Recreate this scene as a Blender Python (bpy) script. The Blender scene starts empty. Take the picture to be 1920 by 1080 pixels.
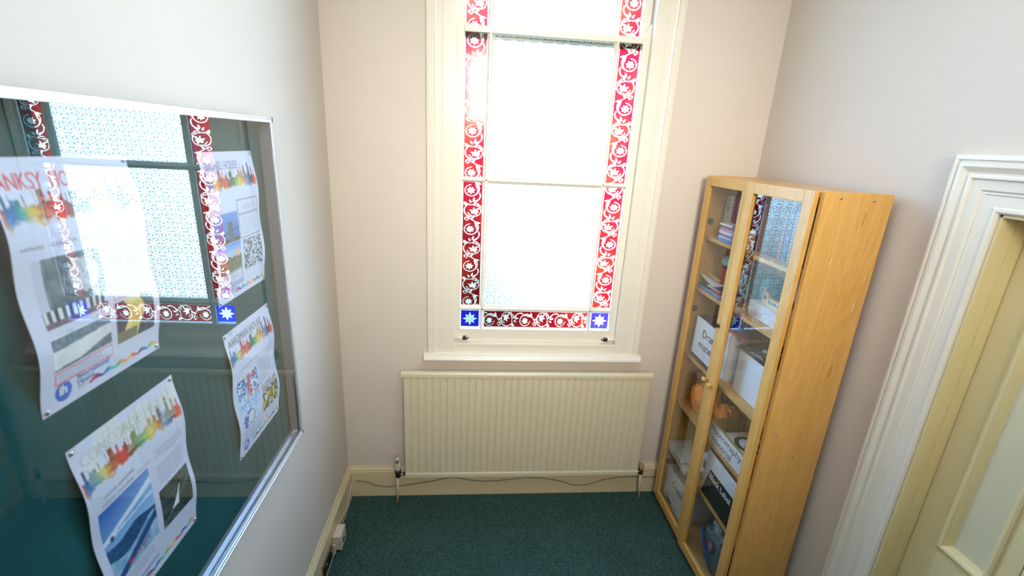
import bpy, bmesh, math, random
import numpy as np
from mathutils import Vector, Matrix, noise

random.seed(7)
rng = np.random.default_rng(7)
S = bpy.context.scene
COL = S.collection

# ------------------------------------------------------------ camera
cam_d = bpy.data.cameras.new('camera')
cam = bpy.data.objects.new('camera', cam_d)
COL.objects.link(cam)
cam_d.sensor_width = 36.0
cam_d.lens = 866.58 / 1920 * 36
cam_d.clip_start = 0.02
yaw, pitch, roll = math.radians(5.391), math.radians(-17.2845), math.radians(2.9609)
Fw = Vector((math.sin(yaw) * math.cos(pitch), math.cos(yaw) * math.cos(pitch), math.sin(pitch)))
R0 = Vector((math.cos(yaw), -math.sin(yaw), 0))
U0 = R0.cross(Fw)
Rt = R0 * math.cos(roll) + U0 * math.sin(roll)
Up = -R0 * math.sin(roll) + U0 * math.cos(roll)
m = Matrix((Rt, Up, -Fw)).transposed().to_4x4()
m.translation = Vector((0, 0, 2.1241))
cam.matrix_world = m
cam_d.dof.use_dof = True
cam_d.dof.focus_distance = 2.35
cam_d.dof.aperture_fstop = 2.8
S.camera = cam

# ------------------------------------------------------------ colour management
S.view_settings.view_transform = 'Standard'
S.view_settings.look = 'None'
S.view_settings.exposure = 0.0
S.view_settings.gamma = 1.0
S.view_settings.use_curve_mapping = False
S.cycles.use_denoising = True
S.cycles.max_bounces = 14
S.cycles.diffuse_bounces = 6
S.cycles.glossy_bounces = 6
S.cycles.transparent_max_bounces = 24
S.cycles.sample_clamp_indirect = 6.0
S.cycles.caustics_reflective = False
S.cycles.caustics_refractive = False

# ------------------------------------------------------------ sky
SKY = 1.0
W = bpy.data.worlds.new('sky')
S.world = W
W.use_nodes = True
nt = W.node_tree
nt.nodes.clear()
def wn(t, **k):
    n = nt.nodes.new(t)
    for a, b in k.items():
        setattr(n, a, b)
    return n
tc = wn('ShaderNodeTexCoord')
sep = wn('ShaderNodeSeparateXYZ')
nt.links.new(tc.outputs['Generated'], sep.inputs[0])
ramp = wn('ShaderNodeValToRGB')
mr = wn('ShaderNodeMapRange')
mr.inputs[1].default_value = -1; mr.inputs[2].default_value = 1
nt.links.new(sep.outputs['Z'], mr.inputs[0])
nt.links.new(mr.outputs[0], ramp.inputs[0])
cr = ramp.color_ramp
def stop(z, c):
    e = cr.elements.new((z + 1) / 2)
    e.color = (*c, 1)
cr.elements[0].position = 0; cr.elements[0].color = (.03, .045, .035, 1)
cr.elements[-1].position = 1; cr.elements[-1].color = (.42, .70, 1.2, 1)
stop(-.42, (.03, .045, .04))
stop(-.30, (.07, .095, .09))
stop(-.18, (.20, .25, .27))
stop(-.04, (.52, .70, .88))
stop(.10, (.62, .90, 1.25))
stop(.6, (.48, .80, 1.35))
# a brighter, sunlit stretch of haze ahead and to the right of the window
sun_dir = Vector((.60, .78, -.06)).normalized()
dot = wn('ShaderNodeVectorMath', operation='DOT_PRODUCT')
nrm = wn('ShaderNodeVectorMath', operation='NORMALIZE')
nt.links.new(tc.outputs['Generated'], nrm.inputs[0])
nt.links.new(nrm.outputs[0], dot.inputs[0])
dot.inputs[1].default_value = sun_dir
mr2 = wn('ShaderNodeMapRange', interpolation_type='SMOOTHSTEP')
mr2.inputs[1].default_value = .78; mr2.inputs[2].default_value = 1.0
mr2.inputs[3].default_value = 0; mr2.inputs[4].default_value = 1
nt.links.new(dot.outputs['Value'], mr2.inputs[0])
mixw = wn('ShaderNodeMix', data_type='RGBA', blend_type='ADD')
mixw.inputs['Factor'].default_value = 1
glow = wn('ShaderNodeMix', data_type='RGBA')
glow.inputs['A'].default_value = (0, 0, 0, 1)
glow.inputs['B'].default_value = (.72, .84, .88, 1)
glow.clamp_factor = False
nt.links.new(mr2.outputs[0], glow.inputs['Factor'])
nt.links.new(ramp.outputs[0], mixw.inputs['A'])
nt.links.new(glow.outputs['Result'], mixw.inputs['B'])
bg = wn('ShaderNodeBackground')
bg.inputs['Strength'].default_value = 16.0 * SKY
nt.links.new(mixw.outputs['Result'], bg.inputs['Color'])
wo = wn('ShaderNodeOutputWorld')
nt.links.new(bg.outputs[0], wo.inputs[0])

# ------------------------------------------------------------ overhead light and added warm fill
def area(name, loc, size, power, color, target=None, rot=(0, 0, 0)):
    l = bpy.data.lights.new(name, 'AREA')
    l.shape = 'RECTANGLE'
    l.size, l.size_y = size
    l.energy = power
    l.color = color
    o = bpy.data.objects.new(name, l)
    COL.objects.link(o)
    o.location = loc
    o.rotation_euler = rot
    if target:
        o.rotation_euler = (Vector(target) - Vector(loc)).to_track_quat('-Z', 'Y').to_euler()
    return o
area('ceiling_light', (.46, .85, 3.2), (1.2, 1.3), 22, (.76, .90, 1.08))
FILL = area('warm_fill_light', (.4, -1.3, 2.75), (.9, .7), 17, (1.0, .87, .70), target=(.4, 2.4, 1.9))  # added warm fill behind the camera, aimed at the back wall
FILL.data.spread = math.radians(62)

# ------------------------------------------------------------ materials
def srgb(r, g, b):
    f = lambda c: (c / 12.92 if c <= .04045 else ((c + .055) / 1.055) ** 2.4)
    return (f(r / 255), f(g / 255), f(b / 255))
MATS = {}
def mat(name, color, rough=.5, spec=.5, metal=0, coat=0, bump=0, bscale=60, var=0, vscale=8, stretch=(1, 1, 1)):
    if name in MATS:
        return MATS[name]
    M = bpy.data.materials.new(name); M.use_nodes = True
    n = M.node_tree; N = n.nodes; L = n.links
    p = N['Principled BSDF']
    p.inputs['Roughness'].default_value = rough
    p.inputs['Specular IOR Level'].default_value = spec
    p.inputs['Metallic'].default_value = metal
    p.inputs['Coat Weight'].default_value = coat
    p.inputs['Coat Roughness'].default_value = .15
    t = N.new('ShaderNodeTexCoord'); mp = N.new('ShaderNodeMapping')
    mp.inputs['Scale'].default_value = stretch
    L.new(t.outputs['Object'], mp.inputs[0])
    nz = N.new('ShaderNodeTexNoise'); nz.inputs['Scale'].default_value = vscale; nz.inputs['Detail'].default_value = 4
    L.new(mp.outputs[0], nz.inputs['Vector'])
    rp = N.new('ShaderNodeValToRGB')
    rp.color_ramp.elements[0].position = .3; rp.color_ramp.elements[1].position = .7
    v = max(var, .015)
    rp.color_ramp.elements[0].color = (*[c * (1 - v) for c in color], 1)
    rp.color_ramp.elements[1].color = (*[min(1, c * (1 + v)) for c in color], 1)
    L.new(nz.outputs['Fac'], rp.inputs[0]); L.new(rp.outputs[0], p.inputs['Base Color'])
    if bump:
        n2 = N.new('ShaderNodeTexNoise'); n2.inputs['Scale'].default_value = bscale; n2.inputs['Detail'].default_value = 3
        L.new(mp.outputs[0], n2.inputs['Vector'])
        b = N.new('ShaderNodeBump'); b.inputs['Strength'].default_value = bump; b.inputs['Distance'].default_value = .004
        L.new(n2.outputs['Fac'], b.inputs['Height']); L.new(b.outputs[0], p.inputs['Normal'])
    MATS[name] = M
    return M

WALL = mat('wall_paint', (.66, .60, .525), .62, .35, bump=.25, bscale=14, var=.02, vscale=2)
CEIL = mat('ceiling_paint', (.84, .82, .80), .8, .3)
GLOSS = mat('cream_gloss_paint', (.78, .745, .65), .24, .5, bump=.10, bscale=35, var=.02, vscale=5)
DOORM = mat('door_paint', (.74, .63, .34), .28, .5, bump=.12, bscale=30, var=.02, vscale=4)
SKIRT = mat('skirting_paint', (.70, .59, .38), .3, .5, bump=.1, bscale=30, var=.03, vscale=5)
RADM = mat('radiator_enamel', (.68, .62, .45), .26, .5, var=.02, vscale=3)
ALU = mat('brushed_aluminium', (.75, .79, .86), .28, .5, metal=.75, var=.03, vscale=30, stretch=(1, .05, 1))
FELT = mat('green_felt', (.010, .078, .086), .95, .1, bump=.5, bscale=500, var=.18, vscale=5)
WHITEP = mat('white_paper', (.78, .81, .88), .6, .3, var=.02, vscale=6)
WHITEB = mat('white_card', (.78, .81, .90), .55, .3, var=.02, vscale=6)
GREYC = mat('grey_card', (.42, .44, .48), .6, .3, var=.05)
BLACKP = mat('black_plastic', (.012, .012, .013), .3, .5, bump=.4, bscale=40)
BLACKL = mat('black_print', (.010, .011, .013), .4, .4)
INK = mat('black_ink', (.012, .013, .02), .5, .3)
WHITEI = mat('white_ink', (.85, .87, .9), .5, .3)
STEEL = mat('steel', (.55, .55, .55), .25, .5, metal=1)
BRASS = mat('dull_brass', (.40, .30, .12), .32, .5, metal=.9, var=.2, vscale=60)
DARKM = mat('dark_metal', (.05, .045, .04), .4, .5, metal=.5)
CABLE = mat('grey_cable', (.22, .21, .19), .5, .4)
CREAMPL = mat('cream_plastic', (.70, .62, .48), .4, .4)
VALVEW = mat('valve_head_plastic', (.60, .56, .47), .4, .4)

def wood(name, c1, c2, scale=1.0, rough=.34, coat=.35, axis=2):
    if name in MATS:
        return MATS[name]
    M = bpy.data.materials.new(name); M.use_nodes = True
    n = M.node_tree; N = n.nodes; L = n.links
    p = N['Principled BSDF']
    p.inputs['Roughness'].default_value = rough
    p.inputs['Coat Weight'].default_value = coat; p.inputs['Coat Roughness'].default_value = .22
    t = N.new('ShaderNodeTexCoord'); mp = N.new('ShaderNodeMapping')
    st = [7.0, 7.0, 7.0]; st[axis] = .8
    mp.inputs['Scale'].default_value = [s * scale for s in st]
    L.new(t.outputs['Object'], mp.inputs[0])
    w = N.new('ShaderNodeTexNoise'); w.inputs['Scale'].default_value = 1.1; w.inputs['Detail'].default_value = 3
    w.inputs['Distortion'].default_value = 1.3
    L.new(mp.outputs[0], w.inputs['Vector'])
    mul = N.new('ShaderNodeMath'); mul.operation = 'MULTIPLY'; mul.inputs[1].default_value = 9
    L.new(w.outputs['Fac'], mul.inputs[0])
    fr = N.new('ShaderNodeMath'); fr.operation = 'PINGPONG'; fr.inputs[1].default_value = .5
    L.new(mul.outputs[0], fr.inputs[0])
    fine = N.new('ShaderNodeTexNoise'); fine.inputs['Scale'].default_value = 22; fine.inputs['Detail'].default_value = 5
    L.new(mp.outputs[0], fine.inputs['Vector'])
    add = N.new('ShaderNodeMath'); add.operation = 'MULTIPLY_ADD'; add.inputs[1].default_value = .8
    L.new(fr.outputs[0], add.inputs[0]); 
    sc = N.new('ShaderNodeMath'); sc.operation = 'MULTIPLY'; sc.inputs[1].default_value = .6
    L.new(fine.outputs['Fac'], sc.inputs[0]); L.new(sc.outputs[0], add.inputs[2])
    rp = N.new('ShaderNodeValToRGB')
    rp.color_ramp.elements[0].position = .1; rp.color_ramp.elements[1].position = .9
    rp.color_ramp.elements[0].color = (*c2, 1); rp.color_ramp.elements[1].color = (*c1, 1)
    L.new(add.outputs[0], rp.inputs[0]); L.new(rp.outputs[0], p.inputs['Base Color'])
    b = N.new('ShaderNodeBump'); b.inputs['Strength'].default_value = .06; b.inputs['Distance'].default_value = .002
    L.new(fine.outputs['Fac'], b.inputs['Height']); L.new(b.outputs[0], p.inputs['Normal'])
    MATS[name] = M
    return M
WOOD = wood('birch_veneer', (.72, .41, .115), (.58, .31, .072))
WOODH = wood('birch_veneer_horizontal', (.68, .38, .12), (.54, .28, .07), axis=1)
WOODL = wood('birch_inside', (.62, .36, .13), (.50, .28, .09), coat=.1, rough=.5)

def glass(name, tint=(.97, .98, .98), mult=1.0, haze=0.0):
    M = bpy.data.materials.new(name); M.use_nodes = True
    n = M.node_tree; N = n.nodes; L = n.links
    N.clear()
    tr = N.new('ShaderNodeBsdfTransparent'); tr.inputs[0].default_value = (*tint, 1)
    gl = N.new('ShaderNodeBsdfGlossy'); gl.inputs['Roughness'].default_value = 0.0
    gl.inputs['Color'].default_value = (.96, .99, 1, 1)
    fr = N.new('ShaderNodeFresnel'); fr.inputs['IOR'].default_value = 1.52
    mu = N.new('ShaderNodeMath'); mu.operation = 'MULTIPLY'; mu.inputs[1].default_value = mult; mu.use_clamp = True
    # both faces of the sheet are counted once, on the face turned to the viewer
    gm = N.new('ShaderNodeNewGeometry'); iv = N.new('ShaderNodeMath'); iv.operation = 'SUBTRACT'; iv.inputs[0].default_value = 1
    L.new(gm.outputs['Backfacing'], iv.inputs[1])
    m3 = N.new('ShaderNodeMath'); m3.operation = 'MULTIPLY'
    L.new(fr.outputs[0], mu.inputs[0]); L.new(mu.outputs[0], m3.inputs[0]); L.new(iv.outputs[0], m3.inputs[1])
    mx = N.new('ShaderNodeMixShader')
    L.new(m3.outputs[0], mx.inputs[0]); L.new(tr.outputs[0], mx.inputs[1]); L.new(gl.outputs[0], mx.inputs[2])
    o = N.new('ShaderNodeOutputMaterial')
    L.new(mx.outputs[0], o.inputs[0])
    MATS[name] = M
    return M
GLASS_BOARD = glass('noticeboard_glass', mult=1.45)
GLASS_CASE = glass('bookcase_glass', (.97, .98, .97), mult=1.6)

def pane_base(name):
    M = bpy.data.materials.new(name); M.use_nodes = True
    n = M.node_tree; N = n.nodes; L = n.links
    N.clear()
    tr = N.new('ShaderNodeBsdfTransparent'); tl = N.new('ShaderNodeBsdfTranslucent')
    gl = N.new('ShaderNodeBsdfGlossy'); gl.inputs['Roughness'].default_value = .12
    m1 = N.new('ShaderNodeMixShader'); m1.inputs[0].default_value = .04
    m2 = N.new('ShaderNodeMixShader'); m2.inputs[0].default_value = .05
    L.new(tr.outputs[0], m1.inputs[1]); L.new(tl.outputs[0], m1.inputs[2])
    L.new(m1.outputs[0], m2.inputs[1]); L.new(gl.outputs[0], m2.inputs[2])
    o = N.new('ShaderNodeOutputMaterial'); L.new(m2.outputs[0], o.inputs[0])
    MATS[name] = M
    return M, N, L, tr, tl

def stained(name, base, base2, clear):
    """glass coloured where the painted mask (colour attribute) is 0, clear where 1"""
    M, N, L, tr, tl = pane_base(name)
    at = N.new('ShaderNodeAttribute'); at.attribute_name = 'mask'
    t = N.new('ShaderNodeTexCoord')
    nz = N.new('ShaderNodeTexNoise'); nz.inputs['Scale'].default_value = 5; nz.inputs['Detail'].default_value = 2
    L.new(t.outputs['Object'], nz.inputs['Vector'])
    rp = N.new('ShaderNodeValToRGB'); rp.color_ramp.elements[0].position = .45; rp.color_ramp.elements[1].position = .7
    rp.color_ramp.elements[0].color = (*base, 1); rp.color_ramp.elements[1].color = (*base2, 1)
    L.new(nz.outputs['Fac'], rp.inputs[0])
    mx = N.new('ShaderNodeMix'); mx.data_type = 'RGBA'
    mx.inputs['B'].default_value = (*clear, 1)
    L.new(at.outputs['Fac'], mx.inputs['Factor']); L.new(rp.outputs[0], mx.inputs['A'])
    L.new(mx.outputs['Result'], tr.inputs[0]); L.new(mx.outputs['Result'], tl.inputs[0])
    return M
RUBY = stained('ruby_glass', (.13, .002, .006), (.20, .013, .006), (.62, .80, .76))  # second ruby tone paints in orange patches of sun from behind
COBALT = stained('cobalt_glass', (.02, .012, .42), (.03, .02, .5), (.62, .85, .82))

def patterned_glass():
    M, N, L, tr, tl = pane_base('rosette_glass')
    t = N.new('ShaderNodeTexCoord'); sp = N.new('ShaderNodeSeparateXYZ')
    L.new(t.outputs['Object'], sp.inputs[0])
    def mth(op, a, b=None, c=None):
        n = N.new('ShaderNodeMath'); n.operation = op
        for i, v in enumerate((a, b, c)):
            if v is None: continue
            if isinstance(v, (int, float)): n.inputs[i].default_value = v
            else: L.new(v, n.inputs[i])
        return n.outputs[0]
    P = .0655
    def cell(s, off=0.0):
        u = mth('ADD', mth('DIVIDE', s, P), off)
        return mth('SUBTRACT', mth('FRACT', u), .5)
    def rosette(u, v, r0, w, n, duty, r1=None, n1=None):
        r = mth('SQRT', mth('ADD', mth('MULTIPLY', u, u), mth('MULTIPLY', v, v)))
        th = mth('ARCTAN2', v, u)
        ring = mth('LESS_THAN', mth('ABSOLUTE', mth('SUBTRACT', r, r0)), w)
        dash = mth('GREATER_THAN', mth('COSINE', mth('MULTIPLY', th, n)), duty)
        return mth('MULTIPLY', ring, dash)
    u, v = cell(sp.outputs['X']), cell(sp.outputs['Z'])
    u2, v2 = cell(sp.outputs['X'], .5), cell(sp.outputs['Z'], .5)
    a = rosette(u, v, .36, .05, 8, .1)
    b = rosette(u, v, .20, .032, 8, .1)
    c = rosette(u, v, .455, .022, 16, -.1)
    d = rosette(u2, v2, .10, .04, 4, .1)
    e = rosette(u2, v2, .22, .03, 12, .0)
    f = mth('MAXIMUM', mth('MAXIMUM', mth('MAXIMUM', a, b), mth('MAXIMUM', c, d)), e)
    mx = N.new('ShaderNodeMix'); mx.data_type = 'RGBA'
    mx.inputs['A'].default_value = (.86, .90, .92, 1); mx.inputs['B'].default_value = (.46, .52, .53, 1)
    L.new(f, mx.inputs['Factor'])
    L.new(mx.outputs['Result'], tr.inputs[0]); L.new(mx.outputs['Result'], tl.inputs[0])
    return M
ROSETTE = patterned_glass()

def carpet():
    M = bpy.data.materials.new('green_carpet'); M.use_nodes = True
    n = M.node_tree; N = n.nodes; L = n.links; p = N['Principled BSDF']
    p.inputs['Roughness'].default_value = 1; p.inputs['Specular IOR Level'].default_value = .05
    p.inputs['Sheen Weight'].default_value = .25; p.inputs['Sheen Tint'].default_value = (.2, .5, .45, 1)
    t = N.new('ShaderNodeTexCoord')
    a = N.new('ShaderNodeTexNoise'); a.inputs['Scale'].default_value = 150; a.inputs['Detail'].default_value = 3
    b = N.new('ShaderNodeTexNoise'); b.inputs['Scale'].default_value = 5; b.inputs['Detail'].default_value = 3
    L.new(t.outputs['Object'], a.inputs['Vector']); L.new(t.outputs['Object'], b.inputs['Vector'])
    r1 = N.new('ShaderNodeValToRGB'); r1.color_ramp.elements[0].position = .35; r1.color_ramp.elements[1].position = .65
    r1.color_ramp.elements[0].color = (.018, .050, .043, 1); r1.color_ramp.elements[1].color = (.064, .120, .104, 1)
    L.new(a.outputs['Fac'], r1.inputs[0])
    r2 = N.new('ShaderNodeValToRGB'); r2.color_ramp.elements[0].color = (.78, .78, .78, 1); r2.color_ramp.elements[1].color = (1.15, 1.15, 1.15, 1)
    L.new(b.outputs['Fac'], r2.inputs[0])
    mx = N.new('ShaderNodeMix'); mx.data_type = 'RGBA'; mx.blend_type = 'MULTIPLY'; mx.inputs['Factor'].default_value = 1
    L.new(r1.outputs[0], mx.inputs['A']); L.new(r2.outputs[0], mx.inputs['B'])
    L.new(mx.outputs['Result'], p.inputs['Base Color'])
    bp = N.new('ShaderNodeBump'); bp.inputs['Strength'].default_value = .9; bp.inputs['Distance'].default_value = .004
    L.new(a.outputs['Fac'], bp.inputs['Height']); L.new(bp.outputs[0], p.inputs['Normal'])
    return M
CARPET = carpet()

def printed(name):
    M = bpy.data.materials.new(name); M.use_nodes = True
    n = M.node_tree; N = n.nodes; L = n.links; p = N['Principled BSDF']
    p.inputs['Roughness'].default_value = .55; p.inputs['Specular IOR Level'].default_value = .3
    a = N.new('ShaderNodeAttribute'); a.attribute_name = 'print'
    L.new(a.outputs['Color'], p.inputs['Base Color'])
    return M
PRINT = printed('printed_paper')

def plastic_film(name, color, alpha):
    M = mat(name, color, .22, .6, bump=.5, bscale=30, var=.15, vscale=12)
    M.node_tree.nodes['Principled BSDF'].inputs['Alpha'].default_value = alpha
    return M
ORANGE = plastic_film('orange_plastic_film', (1.0, .27, .015), 1)
BLUEGREY = plastic_film('blue_grey_plastic_film', (.10, .16, .20), .92)
LILAC = plastic_film('lilac_plastic_film', (.36, .30, .46), 1)
TEALF = plastic_film('teal_plastic_film', (.03, .20, .24), 1)

# ------------------------------------------------------------ object helpers
def empty(name, loc=(0, 0, 0), kind=None, label=None, cat=None, group=None, parent=None):
    o = bpy.data.objects.new(name, None); COL.objects.link(o)
    o.location = loc; o.empty_display_size = .05
    if parent: adopt(o, parent)
    return tag(o, label, cat, group, kind)
def tag(o, label=None, cat=None, group=None, kind=None):
    if label: o['label'] = label
    if cat: o['category'] = cat
    if group: o['group'] = group
    if kind: o['kind'] = kind
    return o
def world_loc(o):
    v = Vector(o.location)
    while o.parent:
        o = o.parent; v += Vector(o.location)
    return v
def adopt(o, parent):
    o.parent = parent
    o.location = Vector(o.location) - world_loc(parent)

class MB:
    """collects shapes given in world coordinates, builds ONE mesh object"""
    def __init__(s):
        s.v = []; s.f = []; s.sm = []
    def poly(s, vs, fs, smooth=False):
        b = len(s.v); s.v += [tuple(map(float, v)) for v in vs]
        s.f += [tuple(b + i for i in f) for f in fs]; s.sm += [smooth] * len(fs)
        return s
    def box(s, x0, x1, y0, y1, z0, z1):
        x0, x1 = sorted((x0, x1)); y0, y1 = sorted((y0, y1)); z0, z1 = sorted((z0, z1))
        vs = [(x, y, z) for z in (z0, z1) for y in (y0, y1) for x in (x0, x1)]
        return s.poly(vs, [(0, 2, 3, 1), (4, 5, 7, 6), (0, 1, 5, 4), (2, 6, 7, 3), (0, 4, 6, 2), (1, 3, 7, 5)])
    def obox(s, c, ax, ay, az, hx, hy, hz):
        c = Vector(c); ax, ay, az = [Vector(a).normalized() for a in (ax, ay, az)]
        vs = [c + ax * (hx * i) + ay * (hy * j) + az * (hz * k) for k in (-1, 1) for j in (-1, 1) for i in (-1, 1)]
        return s.poly(vs, [(0, 2, 3, 1), (4, 5, 7, 6), (0, 1, 5, 4), (2, 6, 7, 3), (0, 4, 6, 2), (1, 3, 7, 5)])
    def tube(s, pts, r, n=10, caps=True, smooth=True):
        pts = [Vector(p) for p in pts]; b = len(s.v)
        rr = r if isinstance(r, (list, tuple)) else [r] * len(pts)
        prev = None
        for i, p in enumerate(pts):
            d = (pts[min(i + 1, len(pts) - 1)] - pts[max(i - 1, 0)]).normalized()
            if prev is None:
                a = d.orthogonal().normalized()
            else:
                a = (prev - d * prev.dot(d)).normalized()
            prev = a; c = d.cross(a)
            for k in range(n):
                t = 2 * math.pi * k / n
                s.v.append(tuple(p + (a * math.cos(t) + c * math.sin(t)) * rr[i]))
        for i in range(len(pts) - 1):
            for k in range(n):
                k2 = (k + 1) % n
                s.f.append((b + i * n + k, b + i * n + k2, b + (i + 1) * n + k2, b + (i + 1) * n + k)); s.sm.append(smooth)
        if caps:
            s.f.append(tuple(b + k for k in range(n))[::-1]); s.sm.append(False)
            e = b + (len(pts) - 1) * n
            s.f.append(tuple(e + k for k in range(n))); s.sm.append(False)
        return s
    def lathe(s, c, axis, prof, n=20, smooth=True):
        """prof = [(distance along axis, radius)]"""
        ax = Vector(axis).normalized()
        return s.tube([Vector(c) + ax * d for d, r in prof], [max(r, 1e-4) for d, r in prof], n, True, smooth)
    def sweep(s, path, prof, out, closed=False):
        """path: mitred frames [(origin, dirA)], prof [(a,b)]: origin + dirA*a + out*b"""
        b = len(s.v); out = Vector(out); k = len(prof)
        for o, da in path:
            o = Vector(o); da = Vector(da)
            for a, h in prof: s.v.append(tuple(o + da * a + out * h))
        for i in range(len(path) - 1):
            for j in range(k - 1):
                s.f.append((b + i * k + j, b + i * k + j + 1, b + (i + 1) * k + j + 1, b + (i + 1) * k + j)); s.sm.append(False)
        s.f.append(tuple(b + j for j in range(k))); s.sm.append(False)
        e = b + (len(path) - 1) * k
        s.f.append(tuple(e + j for j in range(k))[::-1]); s.sm.append(False)
        return s
    def build(s, name, M, parent=None, bevel=0, seg=2, origin=None, fix=True):
        me = bpy.data.meshes.new(name)
        vs = np.array(s.v, float)
        if origin is None:
            lo, hi = vs.min(0), vs.max(0)
            origin = Vector(((lo[0] + hi[0]) / 2, (lo[1] + hi[1]) / 2, lo[2]))
        origin = Vector(origin)
        me.from_pydata([tuple(Vector(v) - origin) for v in s.v], [], s.f)
        me.polygons.foreach_set('use_smooth', s.sm)
        if bevel or fix:
            bm = bmesh.new(); bm.from_mesh(me)
            if fix: bmesh.ops.recalc_face_normals(bm, faces=bm.faces)
            if bevel:
                ed = [e for e in bm.edges if len(e.link_faces) == 2 and e.calc_face_angle(0) > .6]
                bmesh.ops.bevel(bm, geom=ed, offset=bevel, segments=seg, affect='EDGES', profile=.6, clamp_overlap=True)
            bm.to_mesh(me); bm.free()
        me.materials.append(M)
        o = bpy.data.objects.new(name, me); COL.objects.link(o)
        o.location = origin
        if parent: adopt(o, parent)
        return o
def bx(name, M, x0, x1, y0, y1, z0, z1, parent=None, bevel=.0012, **k):
    return MB().box(x0, x1, y0, y1, z0, z1).build(name, M, parent, bevel, **k)
def struct(o): o['kind'] = 'structure'; return o

def text_mesh(txt, size, fn, name, M, parent, width=None, fat=0.0, sub=0):
    """lettering as flat geometry; fn(u,v) maps text plane metres to world"""
    cu = bpy.data.curves.new(name, 'FONT'); cu.body = txt; cu.size = size; cu.resolution_u = 3
    cu.align_x = 'LEFT'; cu.offset = fat
    to = bpy.data.objects.new(name + '_c', cu); COL.objects.link(to)
    dg = bpy.context.evaluated_depsgraph_get(); dg.update()
    me = bpy.data.meshes.new_from_object(to.evaluated_get(dg))
    bpy.data.objects.remove(to); bpy.data.curves.remove(cu)
    co = np.empty(len(me.vertices) * 3); me.vertices.foreach_get('co', co); co = co.reshape(-1, 3)
    if width:
        co[:, 0] *= width / max(1e-6, co[:, 0].max())
    W3 = [Vector(fn(a[0], a[1])) for a in co]
    org = W3[0].copy()
    for i, w in enumerate(W3): me.vertices[i].co = w - org
    me.name = name
    me.materials.clear(); me.materials.append(M)
    o = bpy.data.objects.new(name, me); COL.objects.link(o); o.location = org
    if parent: adopt(o, parent)
    return o

def grid_mesh(name, fn, nu, nv, M, attr, arr, parent=None, smooth=True, origin=None, thick=0):
    """(nu x nv) vertex grid at fn(u,v), u,v in 0..1 arrays; arr (nv,nu,3) linear colours"""
    u, v = np.meshgrid(np.linspace(0, 1, nu), np.linspace(0, 1, nv))
    P = fn(u, v).reshape(-1, 3)
    origin = P.mean(0) if origin is None else np.array(origin)
    i = np.arange((nu - 1) * (nv - 1)); r = i // (nu - 1); c = i % (nu - 1)
    a = r * nu + c
    q = np.stack([a, a + 1, a + nu + 1, a + nu], 1)
    me = bpy.data.meshes.new(name)
    me.vertices.add(len(P)); me.vertices.foreach_set('co', (P - origin).ravel())
    me.loops.add(q.size); me.loops.foreach_set('vertex_index', q.ravel().astype(np.int32))
    me.polygons.add(len(q)); me.polygons.foreach_set('loop_start', np.arange(0, q.size, 4, dtype=np.int32))
    me.polygons.foreach_set('use_smooth', np.full(len(q), smooth))
    me.update(calc_edges=True)
    ca = me.color_attributes.new(attr, 'FLOAT_COLOR', 'POINT')
    rgba = np.ones((len(P), 4), np.float32); rgba[:, :3] = arr.reshape(-1, 3)
    ca.data.foreach_set('color', rgba.ravel())
    me.materials.append(M)
    o = bpy.data.objects.new(name, me); COL.objects.link(o); o.location = origin
    if parent: adopt(o, parent)
    return o

# ------------------------------------------------------------ room numbers (metres)
XL, XR, YB, ZC, YF = -.712, 1.511, 2.4246, 3.3, -1.6
# window opening
WX0, WX1, WZ0, WZ1 = -.10, .862, .96, 3.12
# doorway in the right wall
DY0, DY1, DZ = .30, 1.212, 2.0

# ------------------------------------------------------------ shell
struct(bx('floor', CARPET, XL - .1, XR + .25, YF - .1, YB + .12, -.05, 0, bevel=0))
struct(bx('ceiling', CEIL, XL - .1, XR + .25, YF - .1, YB + .12, ZC, ZC + .05, bevel=0))
struct(bx('wall_left', WALL, XL - .1, XL, YF - .1, YB + .12, 0, ZC, bevel=0))
b = MB()
b.box(XL, WX0, YB, YB + .16, 0, ZC).box(WX1, XR + .25, YB, YB + .16, 0, ZC)
b.box(WX0, WX1, YB, YB + .16, 0, WZ0).box(WX0, WX1, YB, YB + .16, WZ1, ZC)
struct(b.build('wall_back', WALL))
b = MB()
b.box(XR, XR + .16, YF, DY0, 0, ZC).box(XR, XR + .16, DY1, YB, 0, ZC).box(XR, XR + .16, DY0, DY1, DZ, ZC)
struct(b.build('wall_right', WALL))
struct(bx('wall_front', WALL, XL, XR + .25, YF - .1, YF, 0, ZC, bevel=0))

# skirting: upper moulded board standing on a plain lower board
SKP = [(0, 0), (0, .018), (.112, .018), (.114, .020), (.178, .020), (.181, .016), (.187, .017), (.197, .012), (.203, .007), (.212, .005), (.212, 0)]
def skirt(name, path, out_dirs):
    b = MB(); base = len(b.v); k = len(SKP)
    for (x, y), (ox, oy) in zip(path, out_dirs):
        for z, h in SKP: b.v.append((x + ox * h, y + oy * h, z))
    for i in range(len(path) - 1):
        for j in range(k - 1):
            b.f.append((i * k + j, i * k + j + 1, (i + 1) * k + j + 1, (i + 1) * k + j)); b.sm.append(False)
    b.f.append(tuple(range(k))); b.sm.append(False)
    b.f.append(tuple((len(path) - 1) * k + j for j in range(k))[::-1]); b.sm.append(False)
    return struct(b.build(name, SKIRT))
skirt('baseboard_left', [(XL, YF), (XL, YB)], [(1, 0), (1, -1)])
skirt('baseboard_back', [(XL, YB), (XR, YB)], [(1, -1), (-1, -1)])
skirt('baseboard_right', [(XR, YB), (XR, 1.378)], [(-1, -1), (-1, 0)])

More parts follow.
